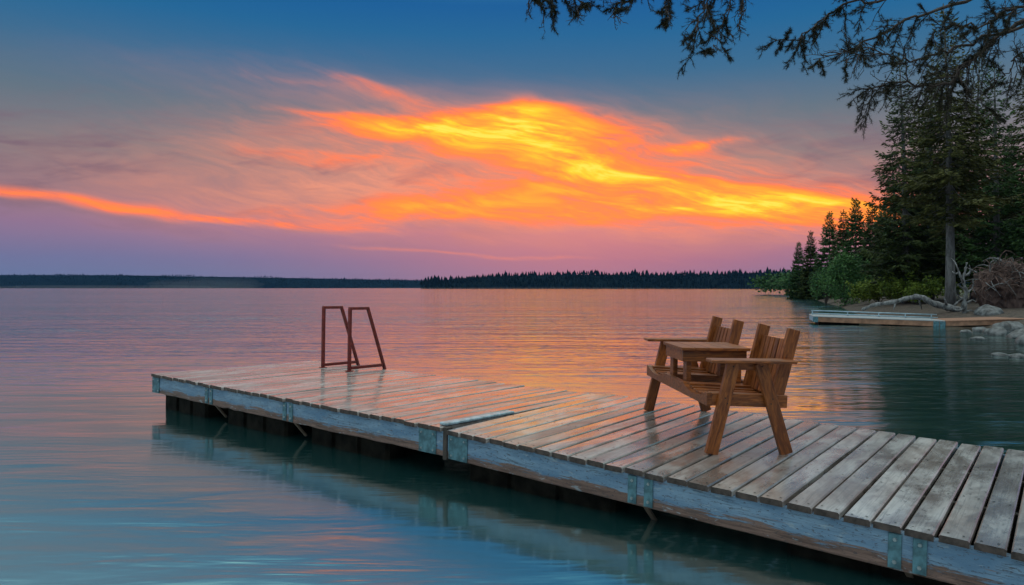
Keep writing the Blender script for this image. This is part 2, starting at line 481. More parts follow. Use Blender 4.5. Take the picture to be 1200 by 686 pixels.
def cbox(sx_, sy_, sz_, c=0.004):
    """chamfered box centred on the origin"""
    V, F = [], []
    h = (sx_ / 2, sy_ / 2, sz_ / 2)
    idx = {}
    for i in (-1, 1):
        for j in (-1, 1):
            for k in (-1, 1):
                s = (i, j, k)
                for ax in range(3):
                    p = [s[a] * (h[a] - (0 if a == ax else c)) for a in range(3)]
                    idx[(i, j, k, ax)] = len(V)
                    V.append(tuple(p))
    for ax in range(3):
        b, d = (ax + 1) % 3, (ax + 2) % 3
        for s in (-1, 1):
            q = []
            for (sb, sd) in ((-1, -1), (1, -1), (1, 1), (-1, 1)):
                t = [0, 0, 0]; t[ax] = s; t[b] = sb; t[d] = sd
                q.append(idx[(*t, ax)])
            F.append(tuple(q if s > 0 else q[::-1]))
        for sb in (-1, 1):
            for sd in (-1, 1):
                q = []
                for (s, which) in ((-1, b), (1, b), (1, d), (-1, d)):
                    t = [0, 0, 0]; t[ax] = s; t[b] = sb; t[d] = sd
                    q.append(idx[(*t, which)])
                F.append(tuple(q if sb * sd > 0 else q[::-1]))
    for i in (-1, 1):
        for j in (-1, 1):
            for k in (-1, 1):
                q = [idx[(i, j, k, a)] for a in range(3)]
                F.append(tuple(q if i * j * k > 0 else q[::-1]))
    return V, F

def box_obj(name, size, mat_, parent, loc=(0, 0, 0), c=0.004, M=None):
    V, F = cbox(*size, c=c)
    o = link(name, raw_mesh(name, V, F, mat_), parent)
    o.matrix_basis = M if M is not None else Matrix.Translation(loc)
    return o

def beam(name, p0, p1, width, thick, wdir, mat_, parent, c=0.003):
    """a board from p0 to p1; width is measured along wdir, thickness across"""
    p0, p1 = Vector(p0), Vector(p1)
    x = (p1 - p0)
    L = x.length
    x.normalize()
    w = Vector(wdir)
    w = (w - x * w.dot(x)).normalized()
    t = x.cross(w)
    M = Matrix((x, w, t)).transposed().to_4x4()
    M.translation = (p0 + p1) / 2
    return box_obj(name, (L, width, thick), mat_, parent, M=M, c=c)

def tube(V, F, pts, rads, n=6, cap=True, rnd=None, jit=0.0):
    """append a tube to V, F"""
    base = len(V)
    up = Vector((0.13, 0.31, 0.94)).normalized()
    P = [Vector(p) for p in pts]
    for i, p in enumerate(P):
        d = (P[min(i + 1, len(P) - 1)] - P[max(i - 1, 0)])
        if d.length < 1e-9:
            d = Vector((0, 0, 1))
        d.normalize()
        a = d.cross(up)
        if a.length < 1e-4:
            a = d.cross(Vector((1, 0, 0)))
        a.normalize()
        b = d.cross(a)
        for k in range(n):
            t = 2 * math.pi * k / n
            r = rads[i] * (1 + (rnd.uniform(-jit, jit) if rnd else 0))
            V.append(tuple(p + a * (math.cos(t) * r) + b * (math.sin(t) * r)))
    for i in range(len(P) - 1):
        for k in range(n):
            k2 = (k + 1) % n
            F.append((base + i * n + k, base + (i + 1) * n + k, base + (i + 1) * n + k2, base + i * n + k2))
    if cap:
        F.append(tuple(base + k for k in range(n)))
        F.append(tuple(base + (len(P) - 1) * n + k for k in range(n))[::-1])

def spline(pts, n):
    """Catmull-Rom through the points"""
    P = [Vector(p) for p in pts]
    P = [P[0] * 2 - P[1]] + P + [P[-1] * 2 - P[-2]]
    out = []
    seg = len(P) - 3
    for i in range(n + 1):
        t = i / n * seg
        k = min(int(t), seg - 1)
        t -= k
        a, b, c, d = P[k:k + 4]
        out.append(0.5 * ((2 * b) + (c - a) * t + (2 * a - 5 * b + 4 * c - d) * t * t + (3 * b - a - 3 * c + d) * t ** 3))
    return out

def at(px, py, Y):
    """the point of the world that lies Y metres ahead and shows at this place of the photograph"""
    return Vector(((px - 600) / FPX * Y, Y, CAM_H + (HORIZON - py) / FPX * Y))

def frame(yaw, pitch, roll, origin):
    u = Vector((math.cos(yaw), math.sin(yaw), 0)); v = Vector((-math.sin(yaw), math.cos(yaw), 0)); z = Vector((0, 0, 1))
    u2 = u * math.cos(pitch) + z * math.sin(pitch)
    z2 = u2.cross(v)
    v2 = v * math.cos(roll) + z2 * math.sin(roll)
    n_ = u2.cross(v2)
    M = Matrix((u2, v2, n_)).transposed().to_4x4()
    M.translation = origin
    return M

# ------------------------------------------------------------------ lake, lake bed and shore
me = raw_mesh('water', [(-9000, -600, 0), (9000, -600, 0), (9000, 12000, 0), (-9000, 12000, 0)], [(0, 1, 2, 3)], MAT['water'])
tag(link('water', me), kind='structure', label='calm rippled lake reflecting the sunset')

SHORE = [(-60, 7.0), (-10, 6.6), (0, 6.3), (4, 6.5), (8, 7.6), (12, 10.4), (16, 13.0), (20, 15.8), (24, 17.9), (27, 18.4), (30, 18.6), (33, 18.0),
         (36, 18.4), (42, 20.8), (48, 23.2), (55, 26.2), (65, 29.8), (75, 33.6), (90, 39.4), (105, 45.0), (130, 53.5), (160, 63.5), (175, 74.0), (200, 110.0), (260, 190.0), (420, 330.0)]
def shore_x(y):
    for (y0, x0), (y1, x1) in zip(SHORE, SHORE[1:]):
        if y0 <= y <= y1:
            t = (y - y0) / (y1 - y0)
            return x0 + (x1 - x0) * t
    return SHORE[-1][1]
def shore_h(x, y):
    d = x - shore_x(y)
    n1 = mnoise.noise((x * 0.35, y * 0.35, 0.0))
    n2 = mnoise.noise((x * 1.7, y * 1.7, 4.0))
    if d < 0:
        return 0.16 * d + 0.05 * n2 * min(1, -d)
    k = min(1.0, d / 1.2)
    return 0.42 * (1 - math.exp(-d / 1.6)) + 0.06 * d / (1 + 0.02 * d) * 0.8 + k * (0.10 * n1 + 0.05 * n2)
ys = []
y = -60.0
while y < 420:
    ys.append(y)
    y += 0.6 if -2 < y < 60 else (2.0 if y < 180 else 8.0)
ds = [-6, -3, -1.5, -0.8, -0.3, 0, 0.3, 0.6, 1, 1.5, 2, 2.6, 3.3, 4, 5, 6, 7.5, 9, 11, 14, 18, 24, 32, 45, 70, 110, 180, 300, 500]
V, F = [], []
for y in ys:
    for d in ds:
        x = shore_x(y) + d
        V.append((x, y, shore_h(x, y)))
W_ = len(ds)
for i in range(len(ys) - 1):
    for j in range(W_ - 1):
        F.append((i * W_ + j, i * W_ + j + 1, (i + 1) * W_ + j + 1, (i + 1) * W_ + j))
tag(link('shore_ground', raw_mesh('shore_ground', V, F, MAT['shore'], smooth=True)), kind='structure', label='gravel and grass bank of the lake shore')

# ------------------------------------------------------------------ far shores
def ridge(name, label, pts, tree_h, depth_span, step, seed, base_hill):
    """pts = (px, top py, distance): a wooded shore; hill body and thousands of spruce tips in one mass"""
    rnd = random.Random(seed)
    def top(px):
        for (a, ya, da), (b, yb, db) in zip(pts, pts[1:]):
            if a <= px <= b:
                t = (px - a) / (b - a)
                return ya + (yb - ya) * t, da + (db - da) * t
        return pts[-1][1], pts[-1][2]
    V, F = [], []
    px = pts[0][0]
    rows = 5
    k = 0
    while px <= pts[-1][0]:
        ty, D = top(px)
        Z = CAM_H + (HORIZON - ty) / FPX * D
        X = (px - 600) / FPX * D
        for r in range(rows):
            t = r / (rows - 1)
            V.append((X * (1 + t * depth_span / D), D + t * depth_span, -0.5 if r == 0 else max(0.3, (Z - tree_h * 0.75) * (t ** 0.6))))
        k += 1
        px += 6
    for i in range(k - 1):
        for r in range(rows - 1):
            a = i * rows + r
            F.append((a, a + rows, a + rows + 1, a + 1))
    hill = raw_mesh(name, V, F, MAT['far_forest'], smooth=True)
    tag(link(name, hill), kind='structure', label=label + ', ground')
    V, F = [], []
    px = pts[0][0]
    while px <= pts[-1][0]:
        ty, D = top(px)
        Z = CAM_H + (HORIZON - ty) / FPX * D + 3.0 * mnoise.noise((px * 0.021, seed, 1.0)) + 1.5 * mnoise.noise((px * 0.09, seed, 2.0))
        for r in range(4):
            t = max(0.0, min(1.0, (r + rnd.uniform(-0.5, 0.5)) / 3.0))
            dd = D + 3 + t * depth_span * 0.95
            ppx = px + rnd.uniform(-1, 1) * step
            X = (ppx - 600) / FPX * dd
            g = max(0.2, (Z - tree_h * 0.75) * (t ** 0.6)) - 0.5
            h = tree_h * rnd.uniform(0.45, 1.05) * (1.0 + (0.35 if rnd.random() < 0.06 else 0)) * (0.85 + 0.45 * mnoise.noise((X * 0.02, dd * 0.02, seed)))
            rad = h * rnd.uniform(0.14, 0.38)
            b0 = len(V)
            n = 5
            a0 = rnd.uniform(0, 6)
            for (rr, zz) in ((rad, 0.0), (rad * 0.82, h * 0.30), (rad * 0.55, h * 0.56), (rad * 0.22, h * 0.82)):
                for q in range(n):
                    w = a0 + q * 2 * math.pi / n
                    jr = rr * rnd.uniform(0.75, 1.25)
                    V.append((X + jr * math.cos(w), dd + jr * math.sin(w), g + zz))
            V.append((X, dd, g + h))
            for lv in range(3):
                for q in range(n):
                    F.append((b0 + lv * n + q, b0 + lv * n + (q + 1) % n, b0 + (lv + 1) * n + (q + 1) % n, b0 + (lv + 1) * n + q))
            for q in range(n):
                F.append((b0 + 3 * n + q, b0 + 3 * n + (q + 1) % n, b0 + 4 * n))
        px += step
    o = link(name.replace('hill', 'forest'), raw_mesh(name.replace('hill', 'forest'), V, F, MAT['far_forest']))
    tag(o, label, 'forest', kind='stuff')

ridge('far_hill', 'low blue wooded shore across the widest part of the lake',
      [(-500, 317, 2100), (0, 319.5, 2100), (130, 319.5, 2100), (300, 322.5, 2150), (420, 325, 2200), (560, 327.5, 2300), (760, 328, 2400)], 7.0, 160.0, 0.9, 5, 0)
ridge('near_hill', 'darker wooded headland with jagged spruce tops across the lake',
      [(494, 327.5, 1000), (510, 323, 1000), (540, 319.5, 1000), (600, 316.0, 990), (680, 314.5, 980), (760, 315.5, 960), (840, 314, 940), (880, 312, 920), (930, 310, 900), (1010, 308, 880), (1250, 306, 880), (1500, 306, 880)],
      9.0, 120.0, 1.5, 9, 0)

# ------------------------------------------------------------------ the long dock
def plank_mesh(L, w, t, seed, nails=(0.06,)):
    """one deck board along local Y from 0 to L, top at z = 0, slightly uneven, with nail heads"""
    rnd = random.Random(seed)
    V, F = [], []
    n = 5
    c = 0.007
    prof = [(-w / 2, -t), (-w / 2, -c), (-w / 2 + c, 0), (w / 2 - c, 0), (w / 2, -c), (w / 2, -t)]
    bow = rnd.uniform(-0.003, 0.003)
    for i in range(n):
        s = i / (n - 1)
        dx = bow * 4 * s * (1 - s)
        dz = rnd.uniform(-0.0015, 0.0015)
        cup = rnd.uniform(-0.0012, 0.0012)
        y = s * L + (rnd.uniform(-0.008, 0.008) if i in (0, n - 1) else 0)
        for (x, z) in prof:
            V.append((x + dx, y, z + dz + (cup if x > 0 else -cup)))
    k = len(prof)
    for i in range(n - 1):
        for j in range(k):
            a, b = i * k + j, i * k + (j + 1) % k
            F.append((a, a + k, b + k, b))
    F.append(tuple(range(k)))
    F.append(tuple((n - 1) * k + j for j in range(k))[::-1])
    fm = [0] * (len(F) - 2) + [2, 2]
    for y in nails:
        for x in (-w * 0.28, w * 0.28):
            b0 = len(V)
            r = 0.0065
            xx, yy = x + rnd.uniform(-0.006, 0.006), y + rnd.uniform(-0.008, 0.008)
            for q in range(6):
                V.append((xx + r * math.cos(q * 1.047), yy + r * math.sin(q * 1.047), 0.0026))
            F.append(tuple(range(b0, b0 + 6)))
            fm.append(1)
    return raw_mesh('plank', V, F, [MAT['plank'], MAT['nail'], MAT['end_grain']], fm)

DECK_W = 2.44
PITCH = 0.1459
PLANKS = [plank_mesh(DECK_W, PITCH - 0.018, 0.036, 40 + i, nails=(0.05, 0.82, 1.62, DECK_W - 0.05)) for i in range(7)]
FASCIA_TOP = -0.037
FASCIA_H = 0.198

def fascia_mesh(L, seed, ragged):
    """side beam along X, 0..L, top z = 0, bottom edge a little uneven"""
    rnd = random.Random(seed)
    V, F = [], []
    n = max(6, int(L / 0.12))
    for i in range(n + 1):
        x = L * i / n
        e = (mnoise.noise((x * 2.3, seed, 0)) * 0.5 + mnoise.noise((x * 9.0, seed, 3)) * 0.5) * ragged
        f = mnoise.noise((x * 1.1, seed, 9)) * 0.002
        for (y, z) in ((0.0 + f, 0.0), (-0.0 + f, -FASCIA_H * 0.5), (0.0 + f, -FASCIA_H + e + 0.006), (0.006, -FASCIA_H + e), (0.045, -FASCIA_H + e), (0.045, 0.0)):
            V.append((x, y, z))
    k = 6
    for i in range(n):
        for j in range(k):
            a, b = i * k + j, i * k + (j + 1) % k
            F.append((a, b, b + k, a + k))
    F.append(tuple(range(k))[::-1])
    F.append(tuple(n * k + j for j in range(k)))
    return raw_mesh('side_beam', V, F, MAT['fascia'])

def disc(V, F, c, r, h, nrm='y', n=8):
    """low dome (bolt head) at c pointing towards -y"""
    b = len(V)
    for (rr, hh) in ((r, 0), (r * 0.8, h)):
        for q in range(n):
            t = q * 2 * math.pi / n
            V.append((c[0] + rr * math.cos(t), c[1] - hh, c[2] + rr * math.sin(t)))
    for q in range(n):
        F.append((b + q, b + (q + 1) % n, b + n + (q + 1) % n, b + n + q))
    F.append(tuple(b + n + q for q in range(n)))

def plate(parent, x, w, h, bolts, zc, yoff, br=0.009):
    o = box_obj('bracket_plate', (w, 0.008, h), MAT['plate'], parent, (x, yoff, zc), c=0.002)
    for (bx, bz) in bolts:
        V, F = [], []
        disc(V, F, (bx, -0.004, bz), br, 0.007)
        link('bolt', raw_mesh('bolt', V, F, MAT['bolt']), o)
    return o

def float_mesh(L, D, H, ribs):
    """rounded pontoon box with upright grooves on its long sides; x 0..L, y 0..D, z 0..-H"""
    V, F = [], []
    xs = [(0.0, 0.03), (0.03, 0.0)]
    for r in range(ribs):
        c = L * (r + 1) / (ribs + 1)
        xs += [(c - 0.035, 0.0), (c - 0.022, 0.028), (c + 0.022, 0.028), (c + 0.035, 0.0)]
    xs += [(L - 0.03, 0.0), (L, 0.03)]
    for (x, ins) in xs:
        for (yy, zz) in ((ins, -0.03), (ins, -H), (D - ins, -H), (D - ins, -0.03), (D - ins - 0.03, 0), (ins + 0.03, 0)):
            V.append((x, yy, zz))
    k = 6
    for i in range(len(xs) - 1):
        for j in range(k):
            a, b = i * k + j, i * k + (j + 1) % k
            F.append((a, b, b + k, a + k))
    F.append(tuple(range(k))[::-1])
    F.append(tuple((len(xs) - 1) * k + j for j in range(k)))
    return raw_mesh('float', V, F, MAT['float'])

def dock_section(label, M, x0, nplanks, pitch, seed, floats, pairs, corners, ragged, length):
    """x runs along the dock, y across to the far side, z = 0 is the deck surface"""
    rnd = random.Random(seed)
    root = empty('floating_dock', M)
    tag(root, label, 'dock', 'linked floating dock sections')
    for i in range(nplanks):
        me = PLANKS[rnd.randrange(len(PLANKS))]
        flip = rnd.random() < 0.5
        o = link('plank', me, root)
        Mx = Matrix.Translation((x0 + pitch * (i + 0.5), rnd.uniform(-0.006, 0.006), rnd.uniform(-0.0035, 0.0035)))
        if flip:
            Mx = Mx @ Matrix.Translation((0, DECK_W, 0)) @ Matrix.Rotation(math.pi, 4, 'Z')
        Mx = Mx @ Matrix.Rotation(R(rnd.uniform(-0.12, 0.12)), 4, 'Z')
        o.matrix_basis = Mx
    near = link('side_beam', fascia_mesh(length, seed, ragged), root)
    near.location = (x0, 0.024, FASCIA_TOP)
    far = link('side_beam', fascia_mesh(length, seed + 7, ragged), root)
    far.matrix_basis = Matrix.Translation((x0 + length, DECK_W - 0.024, FASCIA_TOP)) @ Matrix.Rotation(math.pi, 4, 'Z')
    for xx in (x0 + 0.024, x0 + length - 0.024):
        box_obj('end_beam', (0.044, DECK_W - 0.144, FASCIA_H - 0.006), MAT['dark_wood'], root, (xx, DECK_W / 2, FASCIA_TOP - FASCIA_H / 2), c=0.003)
    for yy in (0.82, 1.62):
        box_obj('joist', (length - 0.1, 0.04, 0.17), MAT['dark_wood'], root, (x0 + length / 2, yy, FASCIA_TOP - 0.088), c=0.003)
    for (a, b, ribs) in floats:
        for yy in (0.13, DECK_W - 0.13 - 0.75):
            f = link('float', float_mesh(b - a, 0.75, 0.52, ribs), root)
            f.location = (a, yy, FASCIA_TOP - FASCIA_H + 0.045)
    zc = FASCIA_TOP - FASCIA_H / 2
    for (c, w) in corners:
        s = w * 0.34
        plate(root, c, w, FASCIA_H - 0.006, ((-s, 0.065), (s, 0.065), (-s, -0.065), (s, -0.065)), zc, 0.0185)
    for (c, gap) in pairs:
        for d in (-gap / 2, gap / 2):
            plate(root, c + d, 0.062, FASCIA_H - 0.016, ((0, 0.058), (0, -0.058)), zc + 0.002, 0.0185, 0.011)
        beam('diagonal_brace', (c - 0.02, 0.085, FASCIA_TOP - FASCIA_H + 0.02), (c + 0.03, 0.22, -0.40), 0.035, 0.02, (1, 0, 0), MAT['brace'], root)
    return root

M2 = frame(-0.6738, -0.0263, 0.0022, Vector((-0.5251, 5.512, CAM_H - 1.1322)))
L2 = PITCH * 52
dock2 = dock_section('weathered plank dock section carrying the wooden bench', M2, 0.0, 52, PITCH, 21,
                     floats=[(0.12, 1.46, 2), (2.6, 4.0, 2), (4.6, 6.0, 2)], pairs=[(1.718, 0.117), (3.23, 0.112), (4.75, 0.112), (6.26, 0.112)],
                     corners=[(0.115, 0.20), (L2 - 0.115, 0.20)], ragged=0.006, length=L2)

L1 = 35 * PITCH + 0.035
M1 = frame(-0.677, -0.0054, -0.013, Vector((-0.5666, 5.5436, CAM_H - 1.1188)))
dock1 = dock_section('weathered plank end section of dock with red swim ladder', M1, -L1 + 0.0, 35, L1 / 35, 33,
                     floats=[(-L1 + 0.10, -L1 + 1.15, 2), (-L1 + 1.62, -L1 + 2.78, 2), (-L1 + 3.2, -L1 + 4.35, 2)],
                     pairs=[(-L1 + 1.42, 0.10), (-L1 + 2.98, 0.11)], corners=[(-L1 + 0.10, 0.19), (-0.175, 0.20)], ragged=0.020, length=L1)
# capping board that covers the hinge between both sections, and the hinge irons below it
capM = Matrix.Translation((-0.040, 0.50, 0.006)) @ Matrix.Rotation(R(-0.9), 4, 'X')
box_obj('hinge_cap', (0.085, 0.88, 0.024), MAT['cap'], dock1, M=capM, c=0.006)
box_obj('hinge_post', (0.045, 0.07, 0.26), MAT['dark_wood'], dock1, (0.024, 0.05, -0.132), c=0.004)

# ------------------------------------------------------------------ swim ladder
lad = empty('swim_ladder', M1 @ Matrix.Translation((-L1 + 1.18, 2.2, 0.0)))
tag(lad, 'rust red steel swim ladder with two trapezoid handrails on the dock end', 'ladder')
for x in (-0.22, 0.36):
    t = 0.042
    post = beam('handrail', (x, -0.30, 0.0), (x, -0.30, 0.845), t, t, (1, 0, 0), MAT['rust'], lad, c=0.005)
    for nm, a, b in (('top_bar', (x, -0.318, 0.845 - t / 2 + 0.02), (x, 0.02, 0.845 - t / 2 + 0.02)),
                     ('sloping_bar', (x, 0.004, 0.84), (x, 0.335, -0.06)),
                     ('base_bar', (x, -0.277, 0.045), (x, 0.272, 0.045))):
        beam(nm, a, b, t * (0.94 if nm != 'base_bar' else 0.9), t * 0.94, (1, 0, 0), MAT['rust'], lad, c=0.005)
    beam('stile', (x, 0.333, -0.06), (x, 0.335, -1.2), t, t, (1, 0, 0), MAT['rust'], lad, c=0.005)
    box_obj('foot', (0.075, 0.09, 0.012), MAT['rust'], lad, (x, -0.30, 0.006), c=0.003)
for z in (-0.30, -0.58, -0.86):
    beam('rung', (-0.22, 0.334, z), (0.36, 0.334, z), 0.05, 0.03, (0, 1, 0), MAT['rust'], lad)

# ------------------------------------------------------------------ double seat bench with table
def bench():
    foot = Vector(((833 - 600) / FPX * 4.90, 4.90, 0))
    n2 = M2.to_3x3() @ Vector((0, 0, 1))
    o2 = M2.translation
    foot.z = o2.z - (n2.x * (foot.x - o2.x) + n2.y * (foot.y - o2.y)) / n2.z
    yaw = R(5.0)
    x = Vector((math.cos(yaw), math.sin(yaw), 0)); x = (x - n2 * x.dot(n2)).normalized()
    yv = n2.cross(x)
    M = Matrix((x, yv, n2)).transposed().to_4x4()
    M.translation = foot + n2 * 0.002
    root = empty('double_bench', M)
    tag(root, 'reddish brown timber double seat with small table between its two chairs', 'bench')
    c = MAT['cedar']
    LW = 0.089
    T = 0.038
    WY = 1.56
    for Y, s in ((0.0, 1), (WY, -1)):
        beam('leg', (0.0, Y, 0.0), (0.150, Y, 0.652), LW, T, (1, 0, 0), c, root)
        beam('leg', (0.555, Y, 0.0), (0.345, Y, 0.652), LW, T, (1, 0, 0), c, root)
        ya = Y - 0.012 * s
        box_obj('armrest', (0.62, 0.135, 0.024), c, root, (0.275, ya, 0.6645), c=0.006)
        box_obj('arm_support', (0.20, T - 0.006, 0.055), c, root, (0.25, Y + s * 0.036, 0.622), c=0.003)
        # side rail inside the legs
        beam('side_rail', (0.008, Y + s * 0.040, 0.385), (0.565, Y + s * 0.040, 0.368), T, 0.089, (0, 1, 0), c, root)
    for Y in (0.555, 1.005):
        beam('side_rail', (0.008, Y, 0.385), (0.535, Y, 0.368), T, 0.085, (0, 1, 0), c, root)
    seats = ((0.062, 0.536), (1.024, 1.498))
    dip = 0.048
    def top_z(Y):
        for a, b in seats:
            if a <= Y <= b:
                t = (Y - a) / (b - a)
                return 0.430 - dip * (math.sin(math.pi * min(1, max(0, t))) ** 0.75)
        return 0.430
    # front rail with a scooped upper edge for each seat
    V, F = [], []
    N = 64
    for i in range(N + 1):
        Y = 0.0215 + (WY - 0.043) * i / N
        for (xx, zz) in ((-0.030, 0.338), (-0.030, top_z(Y)), (0.006, top_z(Y)), (0.006, 0.338)):
            V.append((xx, Y, zz))
    for i in range(N):
        for j in range(4):
            a, b = i * 4 + j, i * 4 + (j + 1) % 4
            F.append((a, a + 4, b + 4, b))
    F.append((0, 1, 2, 3)); F.append((N * 4 + 3, N * 4 + 2, N * 4 + 1, N * 4))
    link('front_rail', raw_mesh('front_rail', V, F, c), root)
    for Y, s in ((0.0, -1), (WY, 1)):
        for (xx, zz) in ((0.088, 0.400), (0.104, 0.362), (0.437, 0.395), (0.425, 0.360), (0.142, 0.625), (0.352, 0.625)):
            V, F = [], []
            disc(V, F, (0, 0, 0), 0.0055, 0.002)
            o = link('screw', raw_mesh('screw', V, F, MAT['nail']), root)
            o.matrix_basis = Matrix.Translation((xx, Y + s * 0.0195, zz)) @ Matrix.Rotation(0 if s < 0 else math.pi, 4, 'Z')
    box_obj('rear_rail', (0.036, WY - 0.125, 0.085), c, root, (0.562, WY / 2, 0.368), c=0.003)
    for (a, b) in seats:
        n = 8
        wv_ = (b - a) / n
        for i in range(n):
            Y = a + wv_ * (i + 0.5)
            z0 = top_z(Y) + 0.0045
            beam('seat_slat', (0.0065, Y, z0), (0.500, Y, z0 - 0.022), wv_ - 0.010, 0.019, (0, 1, 0), c, root, c=0.002)
        # back: two posts, slats and two cross rails
        lean = Vector((0.133, 0, 0.56)).normalized()
        for Y in (a + 0.0, b + 0.0):
            beam('back_post', Vector((0.486, Y, 0.325)), Vector((0.486, Y, 0.325)) + lean * 0.578, LW, T, (1, 0, 0), c, root)
        for s in (0.15, 0.42):
            p = Vector((0.517, 0, 0.325)) + lean * s
            beam('back_rail', (p.x, a + 0.022, p.z), (p.x, b - 0.022, p.z), 0.06, 0.024, lean, c, root)
        m_ = 6
        ws = (b - a - 0.044) / m_
        for i in range(m_):
            Y = a + 0.022 + ws * (i + 0.5)
            p = Vector((0.468, Y, 0.325)) + Vector((lean.z, 0, -lean.x)) * 0.022
            beam('back_slat', p + lean * 0.075, p + lean * 0.500, ws - 0.017, 0.019, (0, 1, 0), c, root, c=0.002)
    # table between the seats
    ty0, ty1 = 0.560, 1.000
    n = 5
    for i in range(n):
        w = (0.56) / n
        box_obj('table_board', (w - 0.003, ty1 - ty0 + 0.05, 0.024), c, root, (-0.045 + w * (i + 0.5), (ty0 + ty1) / 2, 0.686), c=0.003)
    for xx in (-0.012, 0.482):
        box_obj('table_apron', (0.026, ty1 - ty0 - 0.06, 0.088), c, root, (xx, (ty0 + ty1) / 2, 0.629), c=0.002)
    for Y in (ty0 + 0.016, ty1 - 0.016):
        box_obj('table_apron', (0.520, 0.026, 0.088), c, root, (0.235, Y, 0.629), c=0.002)
    for xx in (0.030, 0.440):
        for Y in (ty0 + 0.056, ty1 - 0.056):
            box_obj('table_leg', (0.040, 0.080, 0.172), c, root, (xx, Y, 0.500), c=0.003)
bench()

# ------------------------------------------------------------------ far dock and ramp on the shore
A = Vector((12.5, 28.7, 0)); B = Vector((17.0, 27.15, 0))
dirx = (B - A).normalized()
far_len = (B - A).length
Mf = frame(math.atan2(dirx.y, dirx.x), -0.026, 0.0, Vector((A.x, A.y, 0.365)))
fd = empty('small_dock', Mf)
tag(fd, 'low pale dock with galvanised pipe rail moored below the driftwood log', 'dock')
n = 33
for i in range(n):
    w = far_len / n
    box_obj('plank', (w - 0.010, 2.3, 0.035), MAT['far_deck'], fd, (w * (i + 0.5), 1.15, -0.018), c=0.003)
box_obj('side_beam', (far_len - 0.02, 0.045, 0.20), MAT['far_board'], fd, (far_len / 2, 0.045, -0.139), c=0.004)
box_obj('side_beam', (far_len - 0.02, 0.045, 0.20), MAT['far_board'], fd, (far_len / 2, 2.255, -0.139), c=0.004)
box_obj('end_beam', (0.045, 2.14, 0.19), MAT['fascia'], fd, (0.04, 1.15, -0.139), c=0.004)
box_obj('float', (1.5, 2.0, 0.34), MAT['float'], fd, (1.0, 1.15, -0.41), c=0.03)
box_obj('float', (1.5, 2.0, 0.34), MAT['float'], fd, (3.6, 1.15, -0.39), c=0.03)
for xx in (0.07, far_len - 0.32, far_len - 0.10):
    box_obj('bracket_plate', (0.20, 0.012, 0.22), MAT['plate'], fd, (xx + 0.02, 0.014, -0.15), c=0.003)
def pipe(name, pts, r, parent, m_):
    V, F = [], []
    tube(V, F, pts, [r] * len(pts), 8)
    return link(name, raw_mesh(name, V, F, m_, smooth=True), parent)
for zz, yy in ((0.17, 1.75), (0.05, 1.60)):
    pipe('rail_pipe', [(0.05, yy, zz), (far_len + 0.1, yy, zz)], 0.026, fd, MAT['pipe'])
for xx in (0.1, 1.5, 2.7, 3.7, far_len - 0.1):
    pipe('rail_post', [(xx, 1.75, 0.0), (xx, 1.75, 0.17)], 0.022, fd, MAT['pipe'])
    pipe('rail_post', [(xx, 1.60, 0.0), (xx, 1.60, 0.05)], 0.022, fd, MAT['pipe'])

Cc = B + Vector((0.04, -0.02, 0))
De = Vector((23.0, 26.3, 0))
dirr = (De - Cc).normalized()
ramp_len = (De - Cc).length
Mr = frame(math.atan2(dirr.y, dirr.x), 0.035, 0.0, Vector((Cc.x, Cc.y, 0.235)))
rp = empty('shore_ramp', Mr)
tag(rp, 'brown timber gangway rising from the low dock onto the bank', 'gangway')
n = int(ramp_len / 0.15)
for i in range(n):
    w = ramp_len / n
    box_obj('plank', (w - 0.014, 1.9, 0.035), MAT['far_board'], rp, (w * (i + 0.5), 0.95, -0.018), c=0.003)
box_obj('side_beam', (ramp_len, 0.05, 0.17), MAT['far_board'], rp, (ramp_len / 2, 0.05, -0.125), c=0.004)
box_obj('side_beam', (ramp_len, 0.05, 0.17), MAT['far_board'], rp, (ramp_len / 2, 1.85, -0.125), c=0.004)

# ------------------------------------------------------------------ boulders
def boulder(loc, size, seed, label, group=None, sub=3):
    bm = bmesh.new()
    bmesh.ops.create_icosphere(bm, subdivisions=sub, radius=1.0)
    for v in bm.verts:
        d = v.co.normalized()
        k = 1 + 0.32 * mnoise.noise(d * 1.1 + Vector((seed * 7.3, 0, 0))) + 0.24 * abs(mnoise.noise(d * 2.6 + Vector((0, seed * 3.1, 0)))) + 0.04 * mnoise.noise(d * 8 + Vector((0, 0, seed)))
        v.co = Vector((d.x * k * size[0], d.y * k * size[1], d.z * k * size[2]))
    me = bpy.data.meshes.new('boulder')
    bm.to_mesh(me); bm.free()
    me.materials.append(MAT['rock'])
    me.polygons.foreach_set('use_smooth', [True] * len(me.polygons))
    o = link('boulder', me)
    o.location = loc
    o.rotation_euler = (0, 0, seed * 1.7)
    tag(o, label, 'boulder', group)
    return o
def on_water(px, py):
    Y = FPX * CAM_H / (py - HORIZON)
    return Vector(((px - 600) / FPX * Y, Y, 0))
grp = 'boulders along the waterline'
